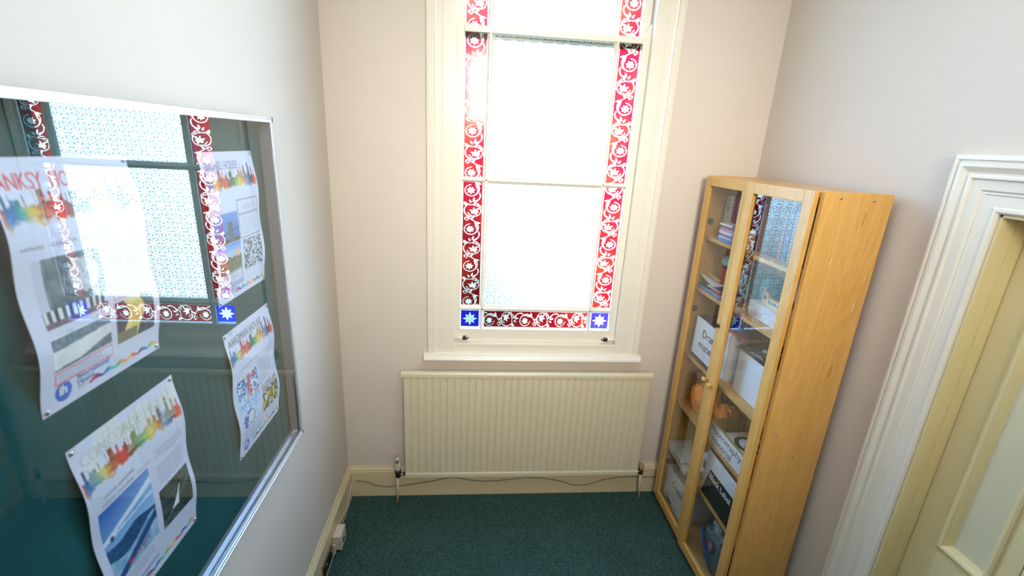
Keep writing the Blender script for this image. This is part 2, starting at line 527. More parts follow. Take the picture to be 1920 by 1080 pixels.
# ------------------------------------------------------------ window
WIN = empty('window_1', (.38, YB, WZ0), kind='structure')
ARP = [(0, 0), (0, .034), (.010, .036), (.016, .030), (.020, .030), (.024, .034), (.031, .034), (.035, .026), (.042, .024), (.066, .024), (.072, .020), (.078, .022), (.137, .022), (.139, .014), (.139, 0)]
ya = YB
xo0, xo1, zt_ = -.228, .981, 3.26
out = (0, -1, 0)
zb_ = .975
MB().sweep([((xo0, ya, zb_), (1, 0, 0)), ((xo0, ya, zt_), (1, 0, -1))], ARP, out).build('architrave', GLOSS, WIN)
MB().sweep([((xo1, ya, zb_), (-1, 0, 0)), ((xo1, ya, zt_), (-1, 0, -1))], ARP, out).build('architrave', GLOSS, WIN)
MB().sweep([((xo0, ya, zt_), (1, 0, -1)), ((xo1, ya, zt_), (-1, 0, -1))], ARP, out).build('architrave', GLOSS, WIN)
# lining of the box frame
b = MB()
b.box(WX0, -.089, YB - .004, YB + .15, .975, WZ1).box(.852, WX1, YB - .004, YB + .15, .975, WZ1).box(-.089, .852, YB - .004, YB + .15, 3.10, WZ1)
b.build('frame_lining', GLOSS, WIN, .0015)
# staff beads and bottom bead
b = MB()
b.box(-.091, -.083, YB - .012, YB + .006, 1.02, 3.1).box(.846, .854, YB - .012, YB + .006, 1.02, 3.1)
b.build('staff_bead', GLOSS, WIN, .003)
b = MB()
b.box(-.100, .864, YB - .020, YB + .03, 1.022, 1.040)
b.build('bottom_bead', GLOSS, WIN, .004)
bx('sill_board', GLOSS, -.118, .878, YB - .016, YB + .03, .965, 1.022, WIN, .002)
# moulded sill nosing
SP = [(0, 0), (.030, 0), (.034, -.006), (.046, -.008), (.052, -.012), (.060, -.020), (.064, -.030), (.060, -.038), (.045, -.040), (.040, -.046), (.030, -.050), (.02, -.058), (0, -.058)]
b = MB(); k = len(SP)
for X, inn in ((-.252, 0), (.997, 0)):
    for d, z in SP: b.v.append((X + (0.004 * (1 if X < 0 else -1) if d > .055 else 0), YB - d, .985 + z))
for j in range(k): b.f.append((j, (j + 1) % k, k + (j + 1) % k, k + j)); b.sm.append(False)
b.f.append(tuple(range(k))); b.f.append(tuple(range(k, 2 * k))[::-1]); b.sm += [False] * 2
b.build('window_sill', GLOSS, WIN)

# --- painted masks for the stained strips
def seg_d(px, py, pts):
    d = np.full(px.shape, 9.0)
    for (x0, y0), (x1, y1) in zip(pts[:-1], pts[1:]):
        dx, dy = x1 - x0, y1 - y0; L2 = dx * dx + dy * dy + 1e-12
        t = np.clip(((px - x0) * dx + (py - y0) * dy) / L2, 0, 1)
        d = np.minimum(d, np.hypot(px - x0 - t * dx, py - y0 - t * dy))
    return d
def arc(cx, cy, r, a0, a1, r1=None, n=22):
    r1 = r if r1 is None else r1
    return [(cx + (r + (r1 - r) * i / n) * math.cos(math.radians(a0 + (a1 - a0) * i / n)), cy + (r + (r1 - r) * i / n) * math.sin(math.radians(a0 + (a1 - a0) * i / n))) for i in range(n + 1)]
PER = .204
def vine_tile(U, V):
    """white-on-colour scroll, one period; U in -.05...05, V in 0..PER"""
    Mk = np.zeros(U.shape)
    def stroke(pts, w0, w1=None):
        nonlocal Mk
        w1 = w0 if w1 is None else w1
        n = len(pts) - 1
        for i in range(n):
            w = .62 * (w0 + (w1 - w0) * i / max(1, n - 1))
            for sh in (-PER, 0, PER):
                Mk = np.maximum(Mk, np.clip((w - seg_d(U, V - sh, pts[i:i + 2])) / .0008 + .5, 0, 1))
    def blob(cx, cy, a, ln, w):
        nonlocal Mk
        ca, sa = math.cos(math.radians(a)), math.sin(math.radians(a))
        for sh in (-PER, 0, PER):
            x = (U - cx) * ca + (V - sh - cy) * sa; y = -(U - cx) * sa + (V - sh - cy) * ca
            t = np.clip(x / ln, 0, 1)
            ww = w * .72 * np.sin(np.pi * t ** .75) ** .8
            ins = (x > 0) & (x < ln)
            Mk = np.maximum(Mk, np.where(ins, np.clip((ww - np.abs(y)) / .0008 + .5, 0, 1), 0))
    # ring with round flower
    stroke(arc(-.006, .050, .0285, 95, 400), .0016, .0036)
    for k in range(7): blob(-.008, .050, k * 360 / 7 + 12, .0185, .0062)
    stroke(arc(-.008, .050, .005, 0, 360), .003)
    # sweeping stem up to the curl and leaves
    stroke([(.018, .034), (.026, .048), (.028, .062), (.024, .078), (.012, .092), (-.004, .102), (-.020, .112)], .0036, .0020)
    stroke(arc(-.027, .106, .0105, -80, 250, .0045), .0018, .0030)
    blob(-.004, .102, 60, .026, .0055); blob(.012, .088, -12, .026, .0055); blob(.020, .070, 110, .022, .006)
    # big comma around the lily
    stroke(arc(-.002, .150, .034, 110, 258), .0012, .0042)
    stroke(arc(.008, .148, .029, -160, 95), .0024, .0016)
    for a in (100, 52, 150, 8, 196, -50): blob(.010, .140, a, .026 if a in (100, 52, 150) else .018, .0062)
    stroke(arc(.026, .170, .0125, -120, 160, .006), .0030, .0022)
    stroke([(.026, .184), (.014, .186), (.002, .180), (-.012, .178)], .0028, .0014)
    # trefoil and buds joining the next ring
    for a in (150, 200, 250): blob(-.026, .186, a, .015, .0042)
    stroke([(-.026, .186), (-.010, .180)], .0014)
    blob(.006, .190, 40, .026, .0060); blob(.002, .196, 75, .022, .005); blob(-.006, .190, 120, .018, .0045)
    stroke([(.012, .196), (.028, .208), (.034, .226), (.030, .240)], .0028, .0034)
    return Mk
def strip_mask(nu, nv, w, h, start=0.0, flip=False):
    u = (np.linspace(-.5, .5, nu) * w)[None, :] * np.ones((nv, 1)); v = (np.linspace(0, 1, nv) * h)[:, None] * np.ones((1, nu))
    s = .1 / w if w < .1 else 1
    uu = (-u if flip else u) * min(1.0, .1 / w) if w > .1 else (-u if flip else u) * 1.0
    # bake one tile then sample it
    tu, tv = 140, 280
    TU, TV = np.meshgrid(np.linspace(-.05, .05, tu), np.linspace(0, PER, tv))
    global _tile
    if '_tile' not in globals(): _tile = vine_tile(TU, TV)
    iu = np.clip((uu * (.9) / w * (w) + .05) / .1 * (tu - 1), 0, tu - 1)
    iv = ((v + start) % PER) / PER * (tv - 1)
    i0 = np.floor(iu).astype(int); j0 = np.floor(iv).astype(int); i1 = np.minimum(i0 + 1, tu - 1); j1 = np.minimum(j0 + 1, tv - 1)
    fu, fv = iu - i0, iv - j0
    mk = (_tile[j0, i0] * (1 - fu) + _tile[j0, i1] * fu) * (1 - fv) + (_tile[j1, i0] * (1 - fu) + _tile[j1, i1] * fu) * fv
    edge = np.minimum(w / 2 - np.abs(u), 1)
    return np.maximum(mk, np.clip((.0035 - edge) / .001, 0, 1))
def vstrip(x0, x1, z0, z1, y, parent, flip=False, start=0.0):
    w, h = x1 - x0, z1 - z0; nu, nv = int(w / .00125) + 1, int(h / .00135) + 1
    mk = strip_mask(nu, nv, w, h, start, flip)
    return grid_mesh('red_pane', lambda u, v: np.stack([x0 + u * w, np.full(u.shape, y), z0 + v * h], -1), nu, nv, RUBY, 'mask', np.repeat(mk[..., None], 3, 2), parent, False)
def hstrip(x0, x1, z0, z1, y, parent):
    w, h = x1 - x0, z1 - z0; nu, nv = int(w / .00135) + 1, int(h / .00125) + 1
    mk = strip_mask(nv, nu, h, w, .02).T          # turn the tile on its side
    return grid_mesh('red_pane', lambda u, v: np.stack([x0 + u * w, np.full(u.shape, y), z0 + v * h], -1), nu, nv, RUBY, 'mask', np.repeat(mk[..., None], 3, 2), parent, False)
def star_pane(x0, x1, z0, z1, y, parent):
    n = 90
    U, V = np.meshgrid(np.linspace(-1, 1, n), np.linspace(-1, 1, n))
    r = np.hypot(U, V); th = np.arctan2(V, U)
    a8 = np.abs(((th + np.pi / 8) % (np.pi / 4)) - np.pi / 8)      # angle from the nearest point
    long_ = (np.round(th / (np.pi / 4)) % 2 == 0)
    Rp = np.where(long_, .80, .70)
    rin = .42
    # star outline between tip (0,Rp) and notch (pi/8, rin)
    A = np.pi / 8
    num = Rp * rin * np.sin(A); den = Rp * np.sin(a8 * 0 + 0) * 0 + (rin * np.sin(A - a8) + Rp * np.sin(a8))
    Rb = num / np.maximum(den, 1e-6)
    mk = np.clip((Rb - r) / .03, 0, 1) * (.80 + .2 * np.cos(8 * th))
    mk = mk * np.where((np.abs(r - .2) < .03), .7, 1)
    mk = np.maximum(mk, (np.maximum(abs(U), abs(V)) > .935) * 1.0)
    w, h = x1 - x0, z1 - z0
    return grid_mesh('blue_star_pane', lambda u, v: np.stack([x0 + u * w, np.full(u.shape, y), z0 + v * h], -1), n, n, COBALT, 'mask', np.repeat(mk[..., None], 3, 2), parent, False)

def bar(p0, p1, y, w, parent):
    """glazing bar with a small moulded nose, vertical or horizontal"""
    (x0, z0), (x1, z1) = p0, p1
    prof = [(-w / 2, .012), (-w / 2, -.006), (-w / 4, -.014), (-w / 8, -.020), (w / 8, -.020), (w / 4, -.014), (w / 2, -.006), (w / 2, .012)]
    d = Vector((x1 - x0, 0, z1 - z0)).normalized(); s = Vector((d.z, 0, -d.x))
    b = MB(); k = len(prof)
    for x, z in (p0, p1):
        for a, h in prof: b.v.append(tuple(Vector((x, y, z)) + s * a + Vector((0, h, 0))))
    for j in range(k): b.f.append((j, (j + 1) % k, k + (j + 1) % k, k + j)); b.sm.append(False)
    b.f.append(tuple(range(k))); b.f.append(tuple(range(k, 2 * k))[::-1]); b.sm += [False] * 2
    return b.build('glazing_bar', GLOSS, parent)
def putty(x0, x1, z0, z1, y, t=.006):
    """sloping bead round a pane"""
    b = MB()
    o = [(x0, z0), (x1, z0), (x1, z1), (x0, z1)]; i = [(x0 + t, z0 + t), (x1 - t, z0 + t), (x1 - t, z1 - t), (x0 + t, z1 - t)]
    vs = [(x, y - .012, z) for x, z in o] + [(x, y - .001, z) for x, z in i] + [(x, y - .001, z) for x, z in o]
    fs = []
    for k in range(4):
        q = (k + 1) % 4
        fs += [(k, q, 4 + q, 4 + k), (4 + k, 4 + q, 8 + q, 8 + k), (8 + k, 8 + q, q, k)]
    b.poly(vs, fs); return b

def sash(name, y, zlo, zhi, rail_lo, rail_hi, zmid, stars, horns=None):
    # stiles and rails
    b = MB()
    b.box(-.087, -.054, y - .022, y + .02, zlo, zhi).box(.806, .850, y - .022, y + .02, zlo, zhi)
    b.box(-.054, .806, y - .022, y + .02, zlo, rail_lo).box(-.054, .806, y - .022, y + .02, rail_hi, zhi)
    s = b.build(name, GLOSS, WIN, .003)
    zs = rail_lo
    if stars:
        zs = 1.220
        bar((-.054, 1.236), (.806, 1.236), y, .032, s)
    for z in zmid: bar((-.054, z), (.806, z), y, .026, s)
    z_start = rail_lo
    bar((.068, z_start), (.068, rail_hi), y, .026, s)
    bar((.684, z_start), (.684, rail_hi), y, .024, s)
    if stars:
        star_pane(-.052, .054, 1.118, 1.2205, y, s); star_pane(.697, .804, 1.118, 1.2205, y, s)
        hstrip(.081, .672, 1.118, 1.2205, y, s)
    lv = ([1.252] if stars else [rail_lo]) + [z + .013 for z in zmid]
    hv = [z - .013 for z in zmid] + [rail_hi]
    for z0, z1 in zip(lv, hv):
        vstrip(-.053, .055, z0, z1, y, s, start=.03); vstrip(.696, .805, z0, z1, y, s, flip=True, start=.09)
        mm = MB().box(.080, .673, y - .0015, y + .0015, z0, z1).build('clear_pane', ROSETTE, s, origin=(.081, y, 1.252))
        putty(.080, .673, z0, z1, y, .005).build('putty_bead', GLOSS, s)
    return s
low = sash('lower_sash', YB + .032, 1.040, 2.648, 1.116, 2.618, [1.940], True)
upp = sash('upper_sash', YB + .078, 2.60, 3.10, 2.640, 3.06, [], False)
# sash horns on top of the lower sash stiles
for X, s in ((.832, -1), (-.070, 1)):
    b = MB(); n = 10
    pts = [(0, 0)] + [(.034 - .034 * (1 - math.cos(a)) * .9, .062 * math.sin(a)) for a in np.linspace(0, math.pi / 2, n)]
    pts = [(.018, 0), (-.028 if 1 else 0, 0), (-.020, .020), (-.004, .034), (.0, .048), (.010, .060), (.018, .064)]
    vs = []
    for yy in (YB + .014, YB + .048):
        for a, z in pts: vs.append((X - s * a, yy, 2.647 + z))
    k = len(pts)
    fs = [tuple(range(k)), tuple(range(k, 2 * k))[::-1]] + [(j, (j + 1) % k, k + (j + 1) % k, k + j) for j in range(k)]
    b.poly(vs, fs).build('sash_horn', GLOSS, low, .002)
# barrel locks at the foot of the lower sash
for X0, s in ((-.086, 1), (.847, -1)):
    b = MB(); b.tube([(X0, YB - .0, 1.066), (X0 + s * .062, YB - .0, 1.066)], .0125, 14)
    b.box(X0, X0 + s * .080, YB + .004, YB + .012, 1.050, 1.083)
    l = b.build('sash_lock', GLOSS, WIN)
    b = MB().box(X0 + s * .050, X0 + s * .068, YB - .0155, YB + .004, 1.058, 1.078)
    b.tube([(X0 + s * .062, YB - .004, 1.056), (X0 + s * .082, YB - .004, 1.068)], .004, 8)
    b.build('lock_bolt', DARKM, l)

# ------------------------------------------------------------ door and its case
DR = empty('door_1', (XR, .76, 0), kind='structure')
DP = [(0, 0), (0, .022), (.006, .030), (.014, .031), (.017, .024), (.021, .024), (.025, .031), (.034, .031), (.050, .022), (.056, .021), (.060, .027), (.066, .027), (.070, .020), (.098, .018), (.103, .012), (.108, .014), (.112, .011), (.142, .010), (.147, .014), (.155, .014), (.160, .008), (.160, 0)]
oy0, oy1, oz = 1.374, .14, 2.162
out = (-1, 0, 0)
MB().sweep([((XR, oy0, 0), (0, -1, 0)), ((XR, oy0, oz), (0, -1, -1))], DP, out).build('architrave', GLOSS, DR)
MB().sweep([((XR, oy1, 0), (0, 1, 0)), ((XR, oy1, oz), (0, 1, -1))], DP, out).build('architrave', GLOSS, DR)
MB().sweep([((XR, oy0, oz), (0, -1, -1)), ((XR, oy1, oz), (0, 1, -1))], DP, out).build('architrave', GLOSS, DR)
XD = 1.600
b = MB()
b.box(XR - .002, XD + .05, DY1 - .008, DY1, 0, DZ).box(XR - .002, XD + .05, DY0, DY0 + .008, 0, DZ).box(XR - .002, XD + .05, DY0, DY1, DZ - .008, DZ)
b.build('door_lining', DOORM, DR, .001)
b = MB()
b.box(XD - .040, XD - .003, DY1 - .013, DY1 - .008, 0, DZ - .008).box(XD - .040, XD - .003, DY0 + .008, DY0 + .013, 0, DZ - .008)
b.box(XD - .040, XD - .003, DY0 + .013, DY1 - .013, DZ - .013, DZ - .008)
b.build('door_stop', DOORM, DR, .001)
struct(bx('wall_behind_door', WALL, XD + .09, XD + .12, DY0 - .1, DY1 + .1, 0, DZ + .1, bevel=0))
def leaf(y0, y1):
    """cupboard door leaf, y0 > y1, panels set back behind a bolection moulding"""
    st = .090
    rails = [(0.02, .20), (.755, .900 - .002), (1.86, 1.988)]
    b = MB()
    b.box(XD, XD + .035, y0, y0 - st, .02, 1.988).box(XD, XD + .035, y1 + st * .62, y1, .02, 1.988)
    for z0, z1 in rails: b.box(XD, XD + .035, y0 - st, y1 + st * .62, z0, z1)
    lf = b.build('door_leaf', DOORM, DR, .0008)
    for z0, z1 in ((.20, .755), (.898, 1.86)):
        ya_, yb_ = y0 - st, y1 + st * .62
        bx('door_panel', mat('door_panel_paint', (.70, .65, .44), .28, .5, bump=.1, bscale=25, var=.02, vscale=4), XD + .014, XD + .024, ya_, yb_, z0, z1, lf, 0)
        pr = [(-.004, 0), (-.004, .006), (.003, .010), (.010, .009), (.014, .003), (.019, -.002), (.023, -.012), (.026, -.014)]
        fr = [((XD, ya_, z0), (0, -1, 1)), ((XD, yb_, z0), (0, 1, 1)), ((XD, yb_, z1), (0, 1, -1)), ((XD, ya_, z1), (0, -1, -1)), ((XD, ya_, z0), (0, -1, 1))]
        m_ = MB().sweep(fr, pr, (-1, 0, 0)); m_.f = m_.f[:-2]; m_.sm = m_.sm[:-2]
        m_.build('panel_moulding', DOORM, lf)
leaf(DY1 - .0095, .9065)
leaf(.9035, .606)
leaf(.603, DY0 + .0095)

# ------------------------------------------------------------ radiator
RAD = empty('radiator', (.35, 2.37, .184), label='cream ribbed panel radiator under the window', cat='radiator')
rx0, rx1, ry = -.360, 1.067, 2.338
NF = 35; pitch_ = (rx1 - rx0 - .01) / NF
pts = [(rx0, 2.352), (rx0, ry + .004), (rx0 + .004, ry)]
for i in range(NF):
    a = rx0 + .005 + i * pitch_
    pts += [(a + .004, ry), (a + pitch_ - .014, ry), (a + pitch_ - .009, ry + .0065), (a + pitch_ - .005, ry + .0065), (a + pitch_ - .001, ry)]
pts += [(rx1 - .003, ry), (rx1, ry + .004), (rx1, 2.352)]
b = MB(); k = len(pts)
for z in (.190, .205, .215, .866, .878):
    fl = 0 if .2 < z < .88 and z not in (.205,) else 1
    for x, y in pts:
        yy = (ry + .001 if (fl and y < ry + .02) else y)
        b.v.append((x, yy, z))
for r in range(4):
    for j in range(k - 1): b.f.append((r * k + j, r * k + j + 1, (r + 1) * k + j + 1, (r + 1) * k + j)); b.sm.append(False)
b.f.append(tuple(range(k))); b.sm.append(False)
b.build('ribbed_panel', RADM, RAD)
b = MB(); b.box(rx0, rx1, 2.352, 2.360, .190, .880)
for X in (-.1, .8): b.box(X - .02, X + .02, 2.360, 2.4246, .30, .80); b.build('rear_panel', RADM, RAD)
cp = [(2.330, .862), (2.330, .880), (2.333, .887), (2.340, .891), (2.360, .891), (2.364, .888), (2.364, .862)]
b = MB(); k = len(cp)
for X in (-.372, 1.071):
    for y, z in cp: b.v.append((X, y, z))
for j in range(k): b.f.append((j, (j + 1) % k, k + (j + 1) % k, k + j)); b.sm.append(False)
b.f.append(tuple(range(k))); b.f.append(tuple(range(k, 2 * k))[::-1]); b.sm += [False] * 2
b.build('top_casing', RADM, RAD, .0015)
cp = [(2.336, .188), (2.332, .192), (2.332, .214), (2.336, .222), (2.340, .222), (2.360, .222), (2.360, .184), (2.340, .184)]
b = MB(); k = len(cp)
for X in (rx0 + .001, rx1 - .001):
    for y, z in cp: b.v.append((X, y, z))
for j in range(k): b.f.append((j, (j + 1) % k, k + (j + 1) % k, k + j)); b.sm.append(False)
b.f.append(tuple(range(k))); b.f.append(tuple(range(k, 2 * k))[::-1]); b.sm += [False] * 2
b.build('bottom_rail', RADM, RAD, .001)
# valves and pipes
vx, vy = -.405, 2.352
v = MB().lathe((vx, vy, .184), (0, 0, 1), [(0, .012), (.004, .016), (.03, .015), (.034, .019), (.048, .019), (.052, .013)], 16).build('thermostatic_valve', DARKM, RAD)
MB().lathe((vx, vy, .236), (0, 0, 1), [(0, .013), (.004, .019), (.03, .0215), (.052, .019), (.056, .0155), (.078, .0150), (.084, .011), (.085, .002)], 14, False).build('valve_head', VALVEW, v)
b = MB()
for k in (-1, 0, 1): b.box(vx - .002 + k * .006, vx + .0005 + k * .006, vy - .0215, vy - .0145, .292, .310)
b.build('dial_mark', INK, v)
MB().lathe((vx, vy, .203), (1, 0, 0), [(.012, .007), (.018, .010), (.026, .010), (.028, .007), (.046, .007)], 12).build('valve_tail', STEEL, RAD)
MB().tube([(vx - .001, vy, .190), (vx - .004, vy + .001, .1), (vx - .009, vy + .003, 0)], .0080, 14).build('pipe', CREAMPL, RAD)
vx2 = 1.093
v = MB().lathe((vx2, vy, .184), (0, 0, 1), [(0, .011), (.004, .015), (.026, .015), (.030, .012), (.036, .012)], 14).build('lockshield_valve', DARKM, RAD)
MB().lathe((vx2, vy, .220), (0, 0, 1), [(0, .012), (.003, .0155), (.034, .0155), (.038, .012), (.039, .003)], 14).build('valve_cap', mat('aged_cap', (.40, .30, .16), .5, .3, var=.2, vscale=40), v)
MB().lathe((vx2, vy, .203), (-1, 0, 0), [(.010, .007), (.014, .010), (.020, .010), (.022, .007), (.028, .007)], 12).build('valve_tail', STEEL, RAD)
MB().tube([(vx2, vy, .190), (vx2 + .008, vy + .002, .1), (vx2 + .016, vy + .004, 0)], .0080, 14).build('pipe', CREAMPL, RAD)

# ------------------------------------------------------------ cables, boxes, socket
def smooth_path(P, n=6):
    P = [Vector(p) for p in P]; o = []
    for i in range(len(P) - 1):
        p0, p1, p2, p3 = P[max(i - 1, 0)], P[i], P[i + 1], P[min(i + 2, len(P) - 1)]
        for k in range(n):
            t = k / n
            o.append(.5 * ((2 * p1) + (p2 - p0) * t + (2 * p0 - 5 * p1 + 4 * p2 - p3) * t * t + (3 * p1 - p0 - 3 * p2 + p3) * t ** 3))
    return o + [P[-1]]
yc = YB - .0235
CB = empty('telephone_cable', (.3, yc, .1), label='thin grey cable clipped loosely along the back skirting below the radiator', cat='cable')
pc = [(-.668, yc, .121), (-.652, yc, .117), (-.60, yc, .110), (-.56, yc, .088), (-.50, yc, .075), (-.452, yc, .074), (-.38, yc, .080), (-.31, yc, .090), (-.274, yc, .099), (-.20, yc, .110), (-.12, yc, .130), (-.045, yc, .130), (.0, yc, .118), (.089, yc, .104), (.18, yc, .104), (.289, yc, .116), (.40, yc, .124), (.50, yc, .116), (.60, yc, .094), (.68, yc, .066), (.74, yc, .062), (.80, yc, .074), (.86, yc, .096), (.93, yc, .112), (1.02, yc, .120), (1.20, yc, .121), (1.44, yc, .121)]
MB().tube(smooth_path(pc), .0030, 8).build('cable_run', CABLE, CB)
for x, z in ((-.640, .117), (-.27, .1), (-.11, .131), (.07, .106), (.36, .122), (.53, .110), (.90, .107), (1.0, .118), (1.17, .1212)):
    b = MB().tube([(x, yc + .003, z + .004), (x, yc - .004, z + .003), (x, yc - .004, z - .003)], .0016, 6)
    b.box(x - .003, x + .003, yc - .001, yc + .004, z + .003, z + .009)
    b.build('cable_clip', CREAMPL, CB)
xc = XL + .0235
CB2 = empty('cable_on_left_skirting', (xc, 2.2, .07), label='thin cable running down the left skirting into the small white socket box', cat='cable')
MB().tube(smooth_path([(xc, 2.388, .113), (xc, 2.375, .108), (xc, 2.34, .082), (xc, 2.29, .060), (xc, 2.25, .052), (xc, 2.20, .060), (xc, 2.15, .075), (xc, 2.118, .082), (xc, 2.09, .085)]), .0030, 8).build('cable_run', CREAMPL, CB2)
for y, z in ((2.37, .105), (2.205, .058)):
    MB().box(xc - .003, xc + .004, y - .003, y + .003, z - .005, z + .008).build('cable_clip', CREAMPL, CB2, .0008)
# telephone box: sits on the left skirting just above the carpet
TX = XL + .020
TB = empty('telephone_socket', (TX, 2.04, .018), label='small square cream socket box on the left skirting near the corner', cat='socket')
bx('back_box', CREAMPL, TX, TX + .036, 1.990, 2.078, .020, .106, TB, .003, seg=3)
bx('face_plate', mat('pale_plastic', (.66, .62, .55), .35, .4), TX + .036, TX + .044, 1.988, 2.080, .018, .108, TB, .003, seg=3)
b = MB().box(TX + .0435, TX + .0455, 2.018, 2.052, .040, .062)
b.build('jack_hole', DARKM, TB)
for y in (1.999, 2.069): MB().lathe((TX + .0435, y, .063), (1, 0, 0), [(0, .0032), (.0012, .003)], 10).build('screw', STEEL, TB)
bx('lower_box', CREAMPL, TX, TX + .014, 1.980, 1.992, .004, .060, TB, .001)
# old brass double socket
SB = empty('brass_double_socket', (TX, 1.89, .008), label='old brass double wall socket with black switches, low on the left skirting', cat='socket')
bx('brass_plate', BRASS, TX, TX + .005, 1.815, 1.965, .008, .094, SB, .002)
bx('black_insert', BLACKP, TX + .005, TX + .0075, 1.824, 1.956, .016, .086, SB, .001)
for y in (1.858, 1.922):
    b = MB().box(TX + .0075, TX + .0085, y - .022, y + .022, .022, .056)
    b.build('socket_face', BLACKL, SB)
for y in (1.850, 1.930):
    MB().box(TX + .0075, TX + .0135, y - .007, y + .007, .064, .082).build('switch', STEEL, SB, .0015)
bx('baseboard_cover_strip', CREAMPL, TX, TX + .006, 1.70, 1.982, .0005, .006, None, .001)
tag(bpy.data.objects['baseboard_cover_strip'], kind='structure'); bpy.data.objects['baseboard_cover_strip'].name = 'trim_1'

# ------------------------------------------------------------ noticeboard
NB = empty('noticeboard', (XL, 1.0, .97), label='glazed aluminium noticeboard with green felt on the left wall', cat='noticeboard')
nx0, nx1 = XL, -.660
ny0, ny1, nz0, nz1 = .28, 1.670, .970, 2.167
XF = XL + .010      # felt face
bx('felt_back', FELT, XL, XF, ny0 + .004, ny1 - .004, nz0 + .004, nz1 - .004, NB, 0)
FP = [(0, 0), (0, .049), (.0015, .052), (.0045, .052), (.006, .050), (.0075, .052), (.015, .052), (.016, .050), (.016, .046), (.008, .046), (.008, .0)]
def frame_bar(name, p0, d0, p1, d1, par):
    MB().sweep([(p0, d0), (p1, d1)], FP, (1, 0, 0)).build(name, ALU, par)
c00, c10, c11, c01 = (XL, ny0, nz0), (XL, ny1, nz0), (XL, ny1, nz1), (XL, ny0, nz1)
frame_bar('frame_rail', c00, (0, 1, 1), c10, (0, -1, 1), NB)
frame_bar('frame_rail', c10, (0, -1, 1), c11, (0, -1, -1), NB)
frame_bar('frame_rail', c11, (0, -1, -1), c01, (0, 1, -1), NB)
frame_bar('frame_rail', c01, (0, 1, -1), c00, (0, 1, 1), NB)
# dark rubber channel on the bottom and grey inner trims
bx('inner_trim', ALU, XF, XF + .012, ny0 + .009, ny1 - .009, nz0 + .008, nz0 + .020, NB, .001)
bx('inner_trim', mat('grey_trim', (.20, .22, .25), .4, .4), XF, XF + .034, ny1 - .012, ny1 - .0085, nz0 + .020, nz1 - .009, NB, 0)
for y_, z_ in ((ny1, nz1), (ny1, nz0)):
    s_ = 1 if z_ > 1.5 else -1
    MB().box(nx1 - .014, nx1 + .0012, y_ - .004, y_ + .0012, z_ - s_ * .014 if s_ > 0 else z_ - .0012, z_ + .0012 if s_ > 0 else z_ + .010).build('corner_cap', mat('black_cap', (.02, .02, .025), .4), NB, .001)
gp = MB().box(nx1 - .0075, nx1 - .0045, ny0 + .007, ny1 - .007, nz0 + .007, nz1 - .007).build('glass_pane', GLASS_BOARD, NB)
# the old sheet sits a touch out of true in its channel
gp.rotation_euler = (0, 0, math.radians(-.42)); gp.location.x -= .003
for y_, z_ in ((1.613, 1.62), (1.628, 1.09), (1.600, 1.113), (1.13, 1.49), (1.225, 1.335), (1.10, 1.475)):
    pass

